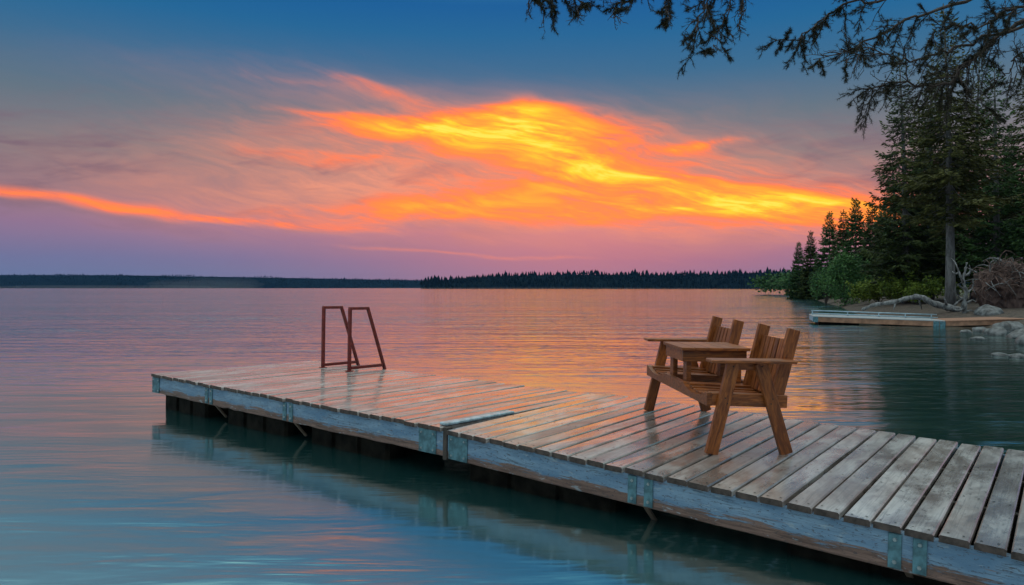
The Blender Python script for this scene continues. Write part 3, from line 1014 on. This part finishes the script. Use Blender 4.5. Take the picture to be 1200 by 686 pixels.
rocks = [(1158, 377, 0.72, 0.42, 'large rounded boulder beside the driftwood snag on the bank', 30.0, 0.38),
         (1183, 389, 0.62, 0.36, 'big flat-topped boulder at water edge below the gangway', None, 0.05),
         (1166, 393, 0.40, 0.26, 'dark rounded boulder beside the big flat-topped one in the shallows', None, 0.05),
         (1197, 396, 0.55, 0.28, 'broad pale boulder in front of the big flat-topped one', None, 0.02),
         (1150, 389, 0.32, 0.16, 'low boulder standing by itself under the gangway edge', None, 0.03),
         (1132, 390, 0.24, 0.09, 'small dark stone barely above the water near the gangway', None, 0.02),
         (1146, 398, 0.22, 0.08, 'small pale stone in open water off the boulders', None, 0.02),
         (1172, 417, 0.22, 0.07, 'flat wet stone apart from the others, in the open water', None, 0.01),
         (1193, 419, 0.20, 0.08, 'wet stone beside the flat one in the open water', None, 0.01),
         (1210, 404, 0.5, 0.3, 'grey boulder at the shallow edge past the pale one', None, 0.02),
         (1187, 381, 0.5, 0.30, 'brownish boulder half under the gangway side', None, 0.10)]
for i, (px, py, r_, h_, lab, Yd, zz) in enumerate(rocks):
    p = on_water(px, py) if Yd is None else Vector(((px - 600) / FPX * Yd, Yd, 0))
    boulder((p.x, p.y, zz), (r_ * 0.82, r_ * 0.66, h_ * 0.86), i + 1, lab, grp)

# ------------------------------------------------------------------ vegetation
def spruce_mesh(seed, H, Rr, clear, dens=1.0, droop=0.35, bare=0.0, spray=0.30, gap=0.36, wide=1.25):
    rnd = random.Random(seed)
    TV, TF, LV, LF = [], [], [], []
    lean = (rnd.uniform(-0.02, 0.02), rnd.uniform(-0.02, 0.02))
    pts = [(lean[0] * H * s * s, lean[1] * H * s * s, H * s) for s in [i / 10 for i in range(11)]]
    r0 = 0.016 * H
    tube(TV, TF, [(p[0], p[1], p[2] - (0.5 if i == 0 else 0)) for i, p in enumerate(pts)], [max(0.012, r0 * (1 - 0.94 * i / 10) * (1.25 if i == 0 else 1)) for i in range(11)], 8, True, rnd, 0.06)
    z = clear * H
    def needle(p, d, ln, wd):
        # a narrow leaf-shaped spray
        s = d.cross(Vector((rnd.uniform(-1, 1), rnd.uniform(-1, 1), rnd.uniform(0.2, 1))))
        if s.length < 1e-4:
            return
        s.normalize()
        b = len(LV)
        mid = p + d * ln * 0.45
        LV.extend([tuple(p), tuple(mid + s * wd), tuple(p + d * ln), tuple(mid - s * wd)])
        LF.append((b, b + 1, b + 2, b + 3))
    while z < H * 0.985:
        t = (z - clear * H) / (H * (1 - clear))
        nb = max(3, int((5 if t < 0.8 else 4) * dens + rnd.random()))
        a0 = rnd.uniform(0, 6.28)
        for b in range(nb):
            if rnd.random() < 0.08:
                continue
            a = a0 + b * 6.283 / nb + rnd.uniform(-0.35, 0.35)
            ln = (Rr * (1 - t) ** 0.95 * rnd.uniform(0.66, 1.12) + 0.10) * (1.0 if (b % 3) else 0.9)
            if t < 0.10:
                ln *= 0.65 + 3 * t
            out = Vector((math.cos(a), math.sin(a), 0))
            el_ = 0.22 * t - droop * (1 - t) + rnd.uniform(-0.12, 0.12)
            org = Vector((lean[0] * z * z / H, lean[1] * z * z / H, z + rnd.uniform(-0.12, 0.12)))
            spine = []
            for k in range(5):
                s = k / 4
                zz = math.tan(el_) * s * ln - 0.16 * ln * math.sin(s * math.pi) + 0.12 * ln * s * s
                spine.append(org + out * (s * ln) + Vector((0, 0, zz)))
            if ln > 0.5:
                tube(TV, TF, spine, [0.022 * ln ** 0.5 * (1 - 0.85 * k / 4) for k in range(5)], 3, False)
            steps = max(3, int(ln / 0.17 * dens))
            side = Vector((-out.y, out.x, 0))
            for k in range(steps):
                s = 0.12 + 0.88 * (k + rnd.random()) / steps
                if rnd.random() < bare * (1 - s):
                    continue
                q = s * 4
                i0 = min(3, int(q))
                p = spine[i0].lerp(spine[i0 + 1], q - i0)
                tw = (0.42 * ln * (1 - 0.75 * s) + 0.05 + 0.10 * (1 - t)) * rnd.uniform(0.6, 1.1)
                for sg in (-1, 1):
                    d = (out * rnd.uniform(0.5, 0.9) + side * sg * rnd.uniform(0.6, 1.0) + Vector((0, 0, rnd.uniform(-0.45, 0.08)))).normalized()
                    m = max(1, int(tw / 0.105))
                    for j in range(m):
                        pj = p + d * (tw * (j + 0.2) / m)
                        dj = (d + Vector((rnd.uniform(-0.35, 0.35), rnd.uniform(-0.35, 0.35), rnd.uniform(-0.42, 0.12)))).normalized()
                        needle(pj, dj, spray * (0.55 + 0.45 * (1 - t) ** 0.5) * rnd.uniform(0.7, 1.35), spray * wide * (0.5 + 0.5 * (1 - t)) * rnd.uniform(0.09, 0.19))
            needle(spine[4], (spine[4] - spine[3]).normalized(), spray, spray * 0.2)
        z += gap * rnd.uniform(0.75, 1.25) * (1.0 if t < 0.6 else 0.65)
    for k in range(8):
        needle(Vector((pts[-1][0], pts[-1][1], H * (0.965 + 0.004 * k))), Vector((rnd.uniform(-0.6, 0.6), rnd.uniform(-0.6, 0.6), 1)).normalized(), spray * 0.8, spray * 0.12)
    return (TV, TF), (LV, LF)

def spruce_parts(tree, leaf):
    (TV, TF), (LV, LF) = tree
    return raw_mesh('trunk', TV, TF, MAT['bark'], smooth=True), raw_mesh('crown', LV, LF, leaf)

def plant_tree(name, parts, loc, rotz, scale, label, cat, group=None):
    root = empty(name)
    root.matrix_basis = Matrix.Translation(loc) @ Matrix.Rotation(rotz, 4, 'Z') @ Matrix.Diagonal((scale, scale, scale, 1))
    tag(root, label, cat, group)
    link('trunk', parts[0], root)
    link('crown', parts[1], root)
    return root

def ground_at(px, Y, dx=0.0):
    X = (px - 600) / FPX * Y + dx
    return (X, Y, max(0.05, shore_h(X, Y)) - 0.05)

big = [spruce_parts(spruce_mesh(1, 16.5, 3.2, 0.32, 1.35, 0.46, 0.2, 0.31, 0.46), MAT['spruce_warm']),
       spruce_parts(spruce_mesh(2, 16.0, 3.0, 0.14, 1.35, 0.44, 0.12, 0.31, 0.46), MAT['spruce']),
       spruce_parts(spruce_mesh(3, 14.5, 2.6, 0.10, 1.3, 0.36, 0.10, 0.31, 0.44), MAT['spruce_green'])]
small = [spruce_parts(spruce_mesh(11, 10.6, 2.6, 0.03, 1.7, 0.36, 0.0, 0.34, 0.42, 2.3), MAT['spruce_green']),
         spruce_parts(spruce_mesh(12, 10.6, 2.3, 0.03, 1.7, 0.38, 0.0, 0.34, 0.40, 2.3), MAT['spruce'])]
g1 = 'tall spruces on the bank'
plant_tree('spruce_tree', big[0], ground_at(1114, 37), 0.4, 0.98, 'tall spruce with long bare grey trunk beside the driftwood snag', 'tree', g1)
plant_tree('spruce_tree', big[1], ground_at(1062, 44), 1.9, 1.0, 'tall dense spruce behind the driftwood log, outermost of the tall group over water', 'tree', g1)
plant_tree('spruce_tree', big[2], ground_at(1090, 52), 3.0, 1.12, 'tall spruce standing between and behind the two nearest trunks', 'tree', g1)
plant_tree('spruce_tree', big[1], ground_at(1086, 46), 5.6, 1.0, 'tall spruce close beside the bare grey trunk, behind the log arch', 'tree', g1)
plant_tree('spruce_tree', big[1], ground_at(1142, 46), 4.1, 1.02, 'dark spruce just behind the bare grey trunk', 'tree', g1)
plant_tree('spruce_tree', big[2], ground_at(1168, 41), 5.2, 0.98, 'dark spruce rising behind the tangled root heap', 'tree', g1)
plant_tree('spruce_tree', big[0], ground_at(1204, 47), 2.6, 1.0, 'thin spruce with sky gaps past the root heap', 'tree', g1)
plant_tree('spruce_tree', big[2], ground_at(1232, 38), 0.9, 1.0, 'green spruce at far end of the root heap', 'tree', g1)
plant_tree('spruce_tree', big[1], ground_at(1120, 62), 0.3, 1.05, 'spruce in the deep shade behind the tall group', 'tree', g1)
plant_tree('spruce_tree', big[2], ground_at(1185, 66), 1.3, 1.1, 'rearmost spruce of the shaded group on the bank', 'tree', g1)
plant_tree('spruce_tree', big[1], ground_at(1050, 60), 2.2, 0.82, 'shorter spruce behind the outermost tall spruce', 'tree', g1)
g2 = 'young spruces along the far bend of the bank'
plant_tree('young_spruce', small[0], ground_at(1003, 74), 0.0, 1.0, 'pointed young spruce, tallest of the row beside the willow', 'tree', g2)
plant_tree('young_spruce', small[1], ground_at(989, 78), 1.1, 0.93, 'slim young spruce next to the tallest one in the row', 'tree', g2)
plant_tree('young_spruce', small[0], ground_at(972, 84), 2.3, 0.98, 'broad young spruce in the middle of the row by the water', 'tree', g2)
plant_tree('young_spruce', small[1], ground_at(950, 92), 3.1, 0.86, 'dark young spruce second from the tip of the wooded point', 'tree', g2)
plant_tree('young_spruce', small[0], ground_at(936, 96), 4.4, 0.74, 'lowest dark spruce at the tip of the wooded point', 'tree', g2)
plant_tree('young_spruce', small[1], ground_at(1022, 72), 5.0, 0.95, 'young spruce half hidden beside the tall dense spruce', 'tree', g2)
plant_tree('young_spruce', small[0], ground_at(1035, 84), 5.9, 1.05, 'young spruce deep between the row and the tall group', 'tree', g2)

def shrub_mesh(seed, rx, ry, h, n, leaf, blobs=9):
    rnd = random.Random(seed)
    LV, LF, SV, SF = [], [], [], []
    cs = []
    for i in range(blobs):
        a = rnd.uniform(0, 6.28)
        q = rnd.random() ** 0.5 * 0.75
        zc = rnd.uniform(0.25, 0.85)
        k = math.sqrt(max(0.1, 1 - (zc - 0.25) ** 2 * 1.3))
        cs.append((Vector((math.cos(a) * q * rx * k, math.sin(a) * q * ry * k, zc * h)), rnd.uniform(0.22, 0.38)))
    for c, r_ in cs:
        tube(SV, SF, [(0, 0, -0.1), (c.x * 0.3, c.y * 0.3, c.z * 0.5), tuple(c)], [0.03, 0.02, 0.008], 4, False)
    shoots = []
    for i in range(int(26 + 6 * rx * ry)):
        a, q = rnd.uniform(0, 6.28), rnd.random() ** 0.5
        b0 = Vector((math.cos(a) * q * rx * 0.8, math.sin(a) * q * ry * 0.8, h * 0.3))
        top = Vector((b0.x * 1.2 + rnd.gauss(0, 0.10) * rx, b0.y * 1.2, h * rnd.uniform(0.75, 1.18) * (1 - 0.35 * q * q)))
        shoots.append((b0, top))
        tube(SV, SF, [tuple(b0), tuple(b0.lerp(top, 0.5)), tuple(top)], [0.012, 0.008, 0.004], 3, False)
    for i in range(n):
        c, r_ = rnd.choice(cs)
        if i % 3 == 0:
            b0, top = rnd.choice(shoots)
            c, r_ = b0.lerp(top, rnd.random() ** 0.7), 0.10
        d = Vector((rnd.gauss(0, 1), rnd.gauss(0, 1), rnd.gauss(0, 1)))
        d.normalize()
        rad = rnd.random() ** 0.4
        p = c + Vector((d.x * rx, d.y * ry, d.z * h * 0.8)) * (r_ * rad * rnd.uniform(0.8, 1.25))
        if p.z < 0.02:
            p.z = rnd.uniform(0.02, 0.3)
        t = Vector((rnd.gauss(0, 1), rnd.gauss(0, 1), rnd.gauss(0.2, 0.7))).normalized()
        s = t.cross(Vector((rnd.gauss(0, 1), rnd.gauss(0, 1), rnd.gauss(0, 1))))
        if s.length < 1e-3:
            continue
        s.normalize()
        ln = leaf * rnd.uniform(0.7, 1.3)
        b = len(LV)
        LV.extend([tuple(p), tuple(p + t * ln * 0.5 + s * ln * 0.3), tuple(p + t * ln), tuple(p + t * ln * 0.5 - s * ln * 0.3)])
        LF.append((b, b + 1, b + 2, b + 3))
    return (SV, SF), (LV, LF)

def plant_shrub(name, seed, loc, rx, ry, h, n, leaf, m_, label, group=None, blobs=9):
    (SV, SF), (LV, LF) = shrub_mesh(seed, rx, ry, h, n, leaf, blobs)
    root = empty(name, loc=loc)
    tag(root, label, 'shrub', group)
    link('stem', raw_mesh('stem', SV, SF, MAT['bark_dark']), root)
    link('foliage', raw_mesh('foliage', LV, LF, m_), root)

plant_shrub('willow_bush', 5, ground_at(990, 56), 2.2, 1.8, 4.2, 6500, 0.20, MAT['willow'], 'tall rounded willow bush leaning over water before the young spruces', blobs=16)
plant_shrub('willow_bush', 6, ground_at(968, 66), 1.5, 1.3, 3.0, 3000, 0.20, MAT['willow'], 'smaller willow bush at the foot of the young spruce row', blobs=12)
plant_shrub('shrub', 7, ground_at(1030, 50), 2.2, 1.4, 1.9, 3000, 0.17, MAT['shrub'], 'bright yellow-green shrub behind thin end of the driftwood log', 'bright shrubs on the bank')
plant_shrub('shrub', 8, ground_at(1062, 43), 2.0, 1.4, 2.1, 3200, 0.16, MAT['shrub'], 'bright yellow-green shrub behind the arched middle of the driftwood log', 'bright shrubs on the bank')
plant_shrub('shrub', 9, ground_at(1092, 41), 1.8, 1.3, 1.6, 2600, 0.16, MAT['shrub'], 'bright low shrub beside the bare grey trunk', 'bright shrubs on the bank')
plant_shrub('shrub', 10, ground_at(1075, 48), 2.2, 1.3, 3.2, 3600, 0.18, MAT['shrub'], 'taller bright shrub under the tall dense spruce', 'bright shrubs on the bank')
plant_shrub('shrub', 12, ground_at(1012, 62), 2.2, 1.3, 2.4, 2600, 0.2, MAT['willow'], 'dull green shrub between the willow and the tall spruces', 'bright shrubs on the bank')
plant_shrub('point_bush', 13, ground_at(916, 158, 1.5), 9, 4, 5.0, 2500, 0.7, MAT['far_bush'], 'soft green bush on the tip of the distant point', blobs=14)
plant_shrub('point_bush', 14, ground_at(938, 140, 1.0), 7, 4, 4.0, 2000, 0.6, MAT['far_bush'], 'green bush behind the wooded point, next to its tip bush', blobs=12)

# ------------------------------------------------------------------ driftwood
def log():
    Y = 33.0
    px = [(1010, 363.5), (1024, 357.5), (1047, 354), (1065, 349.5), (1079, 348.5), (1094, 356), (1110, 360), (1128, 365)]
    P = spline([at(a, b, Y - 0.15 * i) for i, (a, b) in enumerate(px)], 40)
    V, F = [], []
    rnd = random.Random(3)
    tube(V, F, P, [0.060 + 0.105 * (i / 40) ** 0.8 + 0.014 * math.sin(i * 1.3) for i in range(41)], 10, True, rnd, 0.10)
    root = empty('driftwood_log', loc=(0, 0, 0))
    tag(root, 'long bleached driftwood log arching along the bank behind the low dock', 'driftwood')
    link('trunk', raw_mesh('trunk', V, F, MAT['bleached'], smooth=True), root)
    for (i, dx, dy, dz) in ((30, 0.3, -0.2, -0.25), (22, 0.2, 0.2, -0.5), (12, -0.1, -0.1, -0.35), (36, 0.5, 0.1, 0.45), (34, -0.25, -0.3, 0.4)):
        V, F = [], []
        p = P[i]
        tube(V, F, [p, p + Vector((dx, dy, dz)) * 0.6, p + Vector((dx * 1.3, dy, dz * 1.2))], [0.06, 0.04, 0.015], 6)
        link('limb', raw_mesh('limb', V, F, MAT['bleached'], smooth=True), root)
log()

def snag():
    Y = 31.0
    base = at(1131, 373, Y)
    root = empty('driftwood_snag', loc=(0, 0, 0))
    tag(root, 'upright bleached driftwood snag with twisted stubs beside the grey trunk', 'driftwood')
    rnd = random.Random(8)
    P = spline([base + Vector((0, 0, -0.3)), at(1130, 356, Y), at(1132, 343, Y - 0.1), at(1129, 330, Y), at(1131, 318, Y + 0.1), at(1133, 308, Y)], 24)
    V, F = [], []
    tube(V, F, P, [0.105 - 0.08 * i / 24 + 0.018 * math.sin(i * 1.9) for i in range(25)], 9, True, rnd, 0.28)
    link('trunk', raw_mesh('trunk', V, F, MAT['bleached'], smooth=True), root)
    limbs = [[(1129, 332), (1124, 320), (1120, 309), (1115, 303)], [(1131, 345), (1139, 338), (1141, 330)], [(1130, 352), (1122, 347), (1118, 342)],
             [(1131, 356), (1139, 352), (1144, 354)], [(1130, 362), (1121, 364), (1115, 360)], [(1132, 340), (1125, 336), (1121, 333)], [(1131, 324), (1137, 318), (1136, 311)],
             [(1130, 366), (1138, 364), (1143, 367)], [(1124, 320), (1119, 321), (1116, 318)]]
    for L in limbs:
        V, F = [], []
        P2 = spline([at(a, b, Y + rnd.uniform(-0.3, 0.3)) if k else at(a, b, Y) for k, (a, b) in enumerate(L)], 8)
        tube(V, F, P2, [0.048 * (1 - 0.85 * i / 8) + 0.006 for i in range(9)], 6, True, rnd, 0.25)
        link('limb', raw_mesh('limb', V, F, MAT['bleached'], smooth=True), root)
snag()

def root_heap():
    Y = 32.0
    c = at(1178, 345, Y)
    gz = shore_h(c.x, c.y)
    root = empty('root_heap', loc=(c.x, c.y, gz))
    tag(root, 'tangled brown root plate of a fallen tree with grey loops on top', 'roots')
    rnd = random.Random(17)
    bm = bmesh.new()
    bmesh.ops.create_icosphere(bm, subdivisions=4, radius=1.0)
    for v in bm.verts:
        d = v.co.normalized()
        k = 1 + 0.3 * mnoise.noise(d * 1.7) + 0.22 * mnoise.noise(d * 5) + 0.12 * mnoise.noise(d * 12)
        v.co = Vector((d.x * 1.25 * k + 0.2, d.y * 0.7 * k + 0.3, d.z * 1.15 * k + 0.95))
    me = bpy.data.meshes.new('soil_core')
    bm.to_mesh(me); bm.free()
    me.materials.append(MAT['rootwood'])
    link('soil_core', me, root)
    for kind in range(2):
        V, F = [], []
        for i in range(260 if kind == 0 else 46):
            a = rnd.uniform(0, 6.28)
            e = rnd.uniform(-0.2, 1.3)
            d = Vector((math.cos(a) * math.cos(e), math.sin(a) * math.cos(e) * 0.8 - 0.25, math.sin(e)))
            p = Vector((d.x * 1.05 + 0.2, d.y * 0.6 + 0.3, d.z * 0.95 + 0.9))
            q = d.cross(Vector((rnd.gauss(0, 1), rnd.gauss(0, 1), rnd.gauss(0, 1)))).normalized()
            ln = rnd.uniform(0.4, 1.2) * (1.25 if kind else 1)
            arc = rnd.uniform(0.2, 0.75)
            pts = [p + d * (arc * ln * math.sin(s * 2.4)) + q * (ln * s * 0.9) + Vector((0, 0, -0.25 * ln * s * s)) for s in (0, 0.2, 0.4, 0.6, 0.8, 1.0)]
            r_ = rnd.uniform(0.012, 0.035) * (1.2 if kind else 1)
            tube(V, F, pts, [r_ * (1 - 0.13 * k) for k in range(6)], 4, False, rnd, 0.2)
        o = link('root_tangle', raw_mesh('root_tangle', V, F, MAT['bleached'] if kind else MAT['rootwood'], smooth=True), root)
        o['kind'] = 'stuff'
root_heap()

# ------------------------------------------------------------------ overhanging pine (its trunk stands just outside the view)
def overhang():
    rnd = random.Random(77)
    tx, ty = 8.6, 7.2
    gz = shore_h(tx, ty)
    root = empty('overhanging_pine', loc=(tx, ty, gz))
    tag(root, 'dark pine whose thin needled boughs hang into the sky over the dock', 'tree')
    org = Vector((tx, ty, gz))
    def loc(p): return p - org
    TV, TF = [], []
    tube(TV, TF, [(0, 0, -0.4), (0.02, 0.02, 1), (-0.05, 0.05, 3), (-0.1, 0.0, 5), (-0.12, 0.05, 7.5), (-0.1, 0.1, 10)], [0.27, 0.22, 0.19, 0.16, 0.11, 0.05], 12, True, rnd, 0.07)
    link('trunk', raw_mesh('trunk', TV, TF, MAT['bark'], smooth=True), root)
    NV, NF = [], []
    def tuft(p, d, ln, count):
        for k in range(count):
            s = rnd.random()
            q = p + d * (ln * s)
            n_ = (d * rnd.uniform(0.3, 1.0) + Vector((rnd.gauss(0, 1), rnd.gauss(0, 1), rnd.gauss(0, 1))) * 0.55).normalized()
            l2 = rnd.uniform(0.022, 0.042)
            w = n_.cross(Vector((rnd.gauss(0, 1), rnd.gauss(0, 1), rnd.gauss(0, 1))))
            if w.length < 1e-3:
                continue
            w.normalize()
            w *= 0.0014
            b = len(NV)
            NV.extend([tuple(q - w), tuple(q + w), tuple(q + n_ * l2)])
            NF.append((b, b + 1, b + 2))
    def limb(px, Y0, Y1, r0, nside, side_len, leafy, start=None, bias=(0, 0, -0.3)):
        n = len(px)
        pts = [loc(at(a, b, Y0 + (Y1 - Y0) * i / (n - 1) + rnd.uniform(-0.08, 0.08))) for i, (a, b) in enumerate(px)]
        if start is not None:
            pts = [Vector(start)] + pts
        N = 30
        P = spline(pts, N)
        V, F = [], []
        for i in range(1, N):
            P[i] = P[i] + Vector((rnd.gauss(0, 1), rnd.gauss(0, 1), rnd.gauss(0, 1))) * 0.016
        tube(V, F, P, [r0 * 0.62 * (1 - 0.86 * i / N) for i in range(N + 1)], 6, True, rnd, 0.2)
        first = 0.0 if start is None else 0.42
        for k in range(nside):
            s = first + (1 - first) * (k + rnd.random()) / nside
            i = min(N - 1, int(s * N))
            p = P[i]
            d = (P[i + 1] - P[i]).normalized()
            e = Vector((rnd.gauss(0, 0.45), rnd.gauss(0, 0.55), rnd.gauss(0, 0.75))) + Vector(bias)
            sd = (d * rnd.uniform(0.35, 0.9) + e * 0.75).normalized()
            sl = side_len * rnd.uniform(0.45, 1.2) * (1.05 - 0.45 * s)
            m = 6
            pp = [p]
            cur = sd.copy()
            for q in range(m):
                cur = (cur + Vector((rnd.gauss(0, 1), rnd.gauss(0, 1), rnd.gauss(0, 1))) * 0.16 + Vector((0, 0, -0.05))).normalized()
                pp.append(pp[-1] + cur * (sl / m))
            tube(V, F, pp, [0.0060 * (1 - 0.7 * q / m) for q in range(m + 1)], 4, False, rnd, 0.2)
            leafy_here = rnd.random() < leafy
            for q in range(1, m + 1):
                for w in range(2 if leafy_here else 1):
                    td = (cur * 0.4 + (pp[q] - pp[q - 1]).normalized() * 0.5 + Vector((rnd.gauss(0, 1), rnd.gauss(0, 1), rnd.gauss(-0.2, 1))) * 0.55).normalized()
                    tl = sl * rnd.uniform(0.14, 0.36)
                    mid = pp[q] + td * tl * 0.5 + Vector((rnd.gauss(0, 1), rnd.gauss(0, 1), rnd.gauss(0, 1))) * 0.006
                    end = pp[q] + td * tl
                    tube(V, F, [pp[q], mid, end], [0.0036, 0.0028, 0.0018], 3, False)
                    if leafy_here:
                        tuft(mid, (end - mid).normalized(), (end - mid).length * 1.15, 34)
                        tuft(pp[q], (mid - pp[q]).normalized(), (mid - pp[q]).length, 20)
                    elif rnd.random() < 0.4:
                        tuft(end, td, 0.03, 16)
            if leafy_here:
                for q in range(2, m):
                    tuft(pp[q], (pp[q + 1] - pp[q]).normalized(), sl / m, 22)
                tuft(pp[m], cur, 0.05, 34)
        link('limb', raw_mesh('limb', V, F, MAT['bark_dark'], smooth=True), root)
    # boughs on the right
    limb([(1330, -30), (1240, 6), (1190, 30), (1150, 58), (1119, 88), (1090, 100), (1050, 98), (1012, 105)], 7.1, 6.6, 0.055, 44, 0.62, 0.72, (-0.08, 0.0, 3.9))
    limb([(1300, -70), (1142, -3), (1100, 12), (1069, 21), (1035, 40), (1005, 52), (985, 62), (953, 70)], 7.0, 6.3, 0.036, 24, 0.42, 0.45, (-0.08, 0.0, 4.5))
    limb([(1260, -110), (1110, -40), (1043, -2), (996, 6), (962, 24), (936, 42), (911, 53)], 7.2, 6.4, 0.034, 26, 0.36, 0.75, (-0.1, 0.0, 5.0))
    limb([(1240, 20), (1150, 45), (1105, 62), (1067, 70), (1040, 64), (1011, 58), (990, 72)], 7.0, 6.2, 0.026, 24, 0.42, 0.5)
    limb([(1165, 50), (1140, 70), (1120, 88), (1135, 108), (1150, 122), (1172, 137)], 6.9, 6.9, 0.020, 14, 0.30, 0.5)
    limb([(1250, 30), (1200, 60), (1180, 84), (1157, 108)], 6.9, 6.7, 0.020, 12, 0.30, 0.35)
    limb([(1290, -20), (1215, 4), (1180, 12), (1150, 30), (1112, 30), (1085, 45)], 6.6, 6.3, 0.028, 26, 0.46, 0.8)
    limb([(1300, 60), (1230, 68), (1200, 80), (1180, 100)], 6.6, 6.8, 0.022, 14, 0.36, 0.6)
    # boughs that only dip into the frame from above
    limb([(1240, -200), (1040, -120), (930, -60), (870, -24), (836, -6), (822, 18), (812, 44)], 6.9, 6.0, 0.036, 26, 0.44, 0.55, (-0.1, 0.0, 6.2), (0, 0, -0.45))
    limb([(930, -62), (895, -30), (862, -2), (848, 26), (838, 48), (834, 66)], 6.2, 5.9, 0.016, 16, 0.28, 0.55, None, (0.25, 0, -0.2))
    limb([(900, -60), (862, -20), (872, 4), (866, 26), (850, 48)], 6.1, 5.9, 0.014, 12, 0.26, 0.1, None, (0.2, 0, -0.1))
    limb([(1040, -120), (900, -80), (800, -44), (760, -14), (735, 4), (712, 24)], 6.4, 5.8, 0.022, 24, 0.38, 0.75, None, (0, 0, -0.2))
    limb([(860, -74), (800, -34), (786, -10), (782, 8), (786, 26)], 6.1, 5.9, 0.014, 14, 0.30, 0.6, None, (0, 0, -0.2))
    limb([(900, -80), (780, -70), (700, -40), (668, -14), (650, 2), (640, 16)], 6.2, 5.7, 0.020, 22, 0.34, 0.8, None, (0, 0, -0.15))
    limb([(720, -50), (690, -22), (682, -2), (676, 14)], 5.9, 5.7, 0.012, 12, 0.24, 0.7, None, (0, 0, -0.1))
    limb([(700, -44), (650, -26), (632, -8), (618, 4)], 5.8, 5.7, 0.012, 10, 0.20, 0.6, None, (0, 0, -0.1))
    o = link('needles', raw_mesh('needles', NV, NF, MAT['needle']), root)
    o['kind'] = 'stuff'
overhang()

# ------------------------------------------------------------------ air
def haze():
    V, F = cbox(9600, 3600, 75, c=0.0001)
    m = bpy.data.materials.new('evening_haze')
    m.use_nodes = True
    nt = m.node_tree
    nt.nodes.clear()
    pv = nt.nodes.new('ShaderNodeVolumePrincipled')
    pv.inputs['Color'].default_value = (0.16, 0.46, 1.0, 1)
    pv.inputs['Density'].default_value = 0.000045
    pv.inputs['Anisotropy'].default_value = 0.0
    out = nt.nodes.new('ShaderNodeOutputMaterial')
    nt.links.new(pv.outputs[0], out.inputs['Volume'])
    o = link('haze', raw_mesh('haze', V, F, m))
    o.location = (0, 1200, 75 / 2 - 2.5)
    tag(o, 'thin blue evening haze over the lake', 'haze', kind='stuff')
haze()

def mist():
    """low patches of evening mist lying on the water before the far shore"""
    m = bpy.data.materials.new('lake_mist')
    m.use_nodes = True
    nt = m.node_tree
    nt.nodes.clear()
    pv = nt.nodes.new('ShaderNodeVolumePrincipled')
    pv.inputs['Color'].default_value = (0.95, 0.90, 0.95, 1)
    pv.inputs['Density'].default_value = 0.0007
    out = nt.nodes.new('ShaderNodeOutputMaterial')
    nt.links.new(pv.outputs[0], out.inputs['Volume'])
    for i, (px, Y, rx, ry, rz, lab) in enumerate(((250, 1700, 150, 60, 20, 'pale plume of mist rising before the low far shore'),
                                                  (120, 1650, 340, 60, 6, 'thin sheet of mist lying on the water below the low far shore'),
                                                  (620, 880, 230, 40, 2.2, 'thin sheet of mist lying on the water below the wooded headland'))):
        bm = bmesh.new()
        bmesh.ops.create_uvsphere(bm, u_segments=24, v_segments=12, radius=1.0)
        for v in bm.verts:
            d = v.co.copy()
            k = 1 + 0.35 * mnoise.noise(d * 1.6 + Vector((i * 5.0, 0, 0)))
            v.co = Vector((d.x * rx * k, d.y * ry * k, d.z * rz * k))
        me = bpy.data.meshes.new('mist')
        bm.to_mesh(me); bm.free()
        me.materials.append(m)
        o = link('mist', me)
        o.location = ((px - 600) / FPX * Y, Y, rz * 0.3)
        tag(o, lab, 'mist', kind='stuff')
mist()
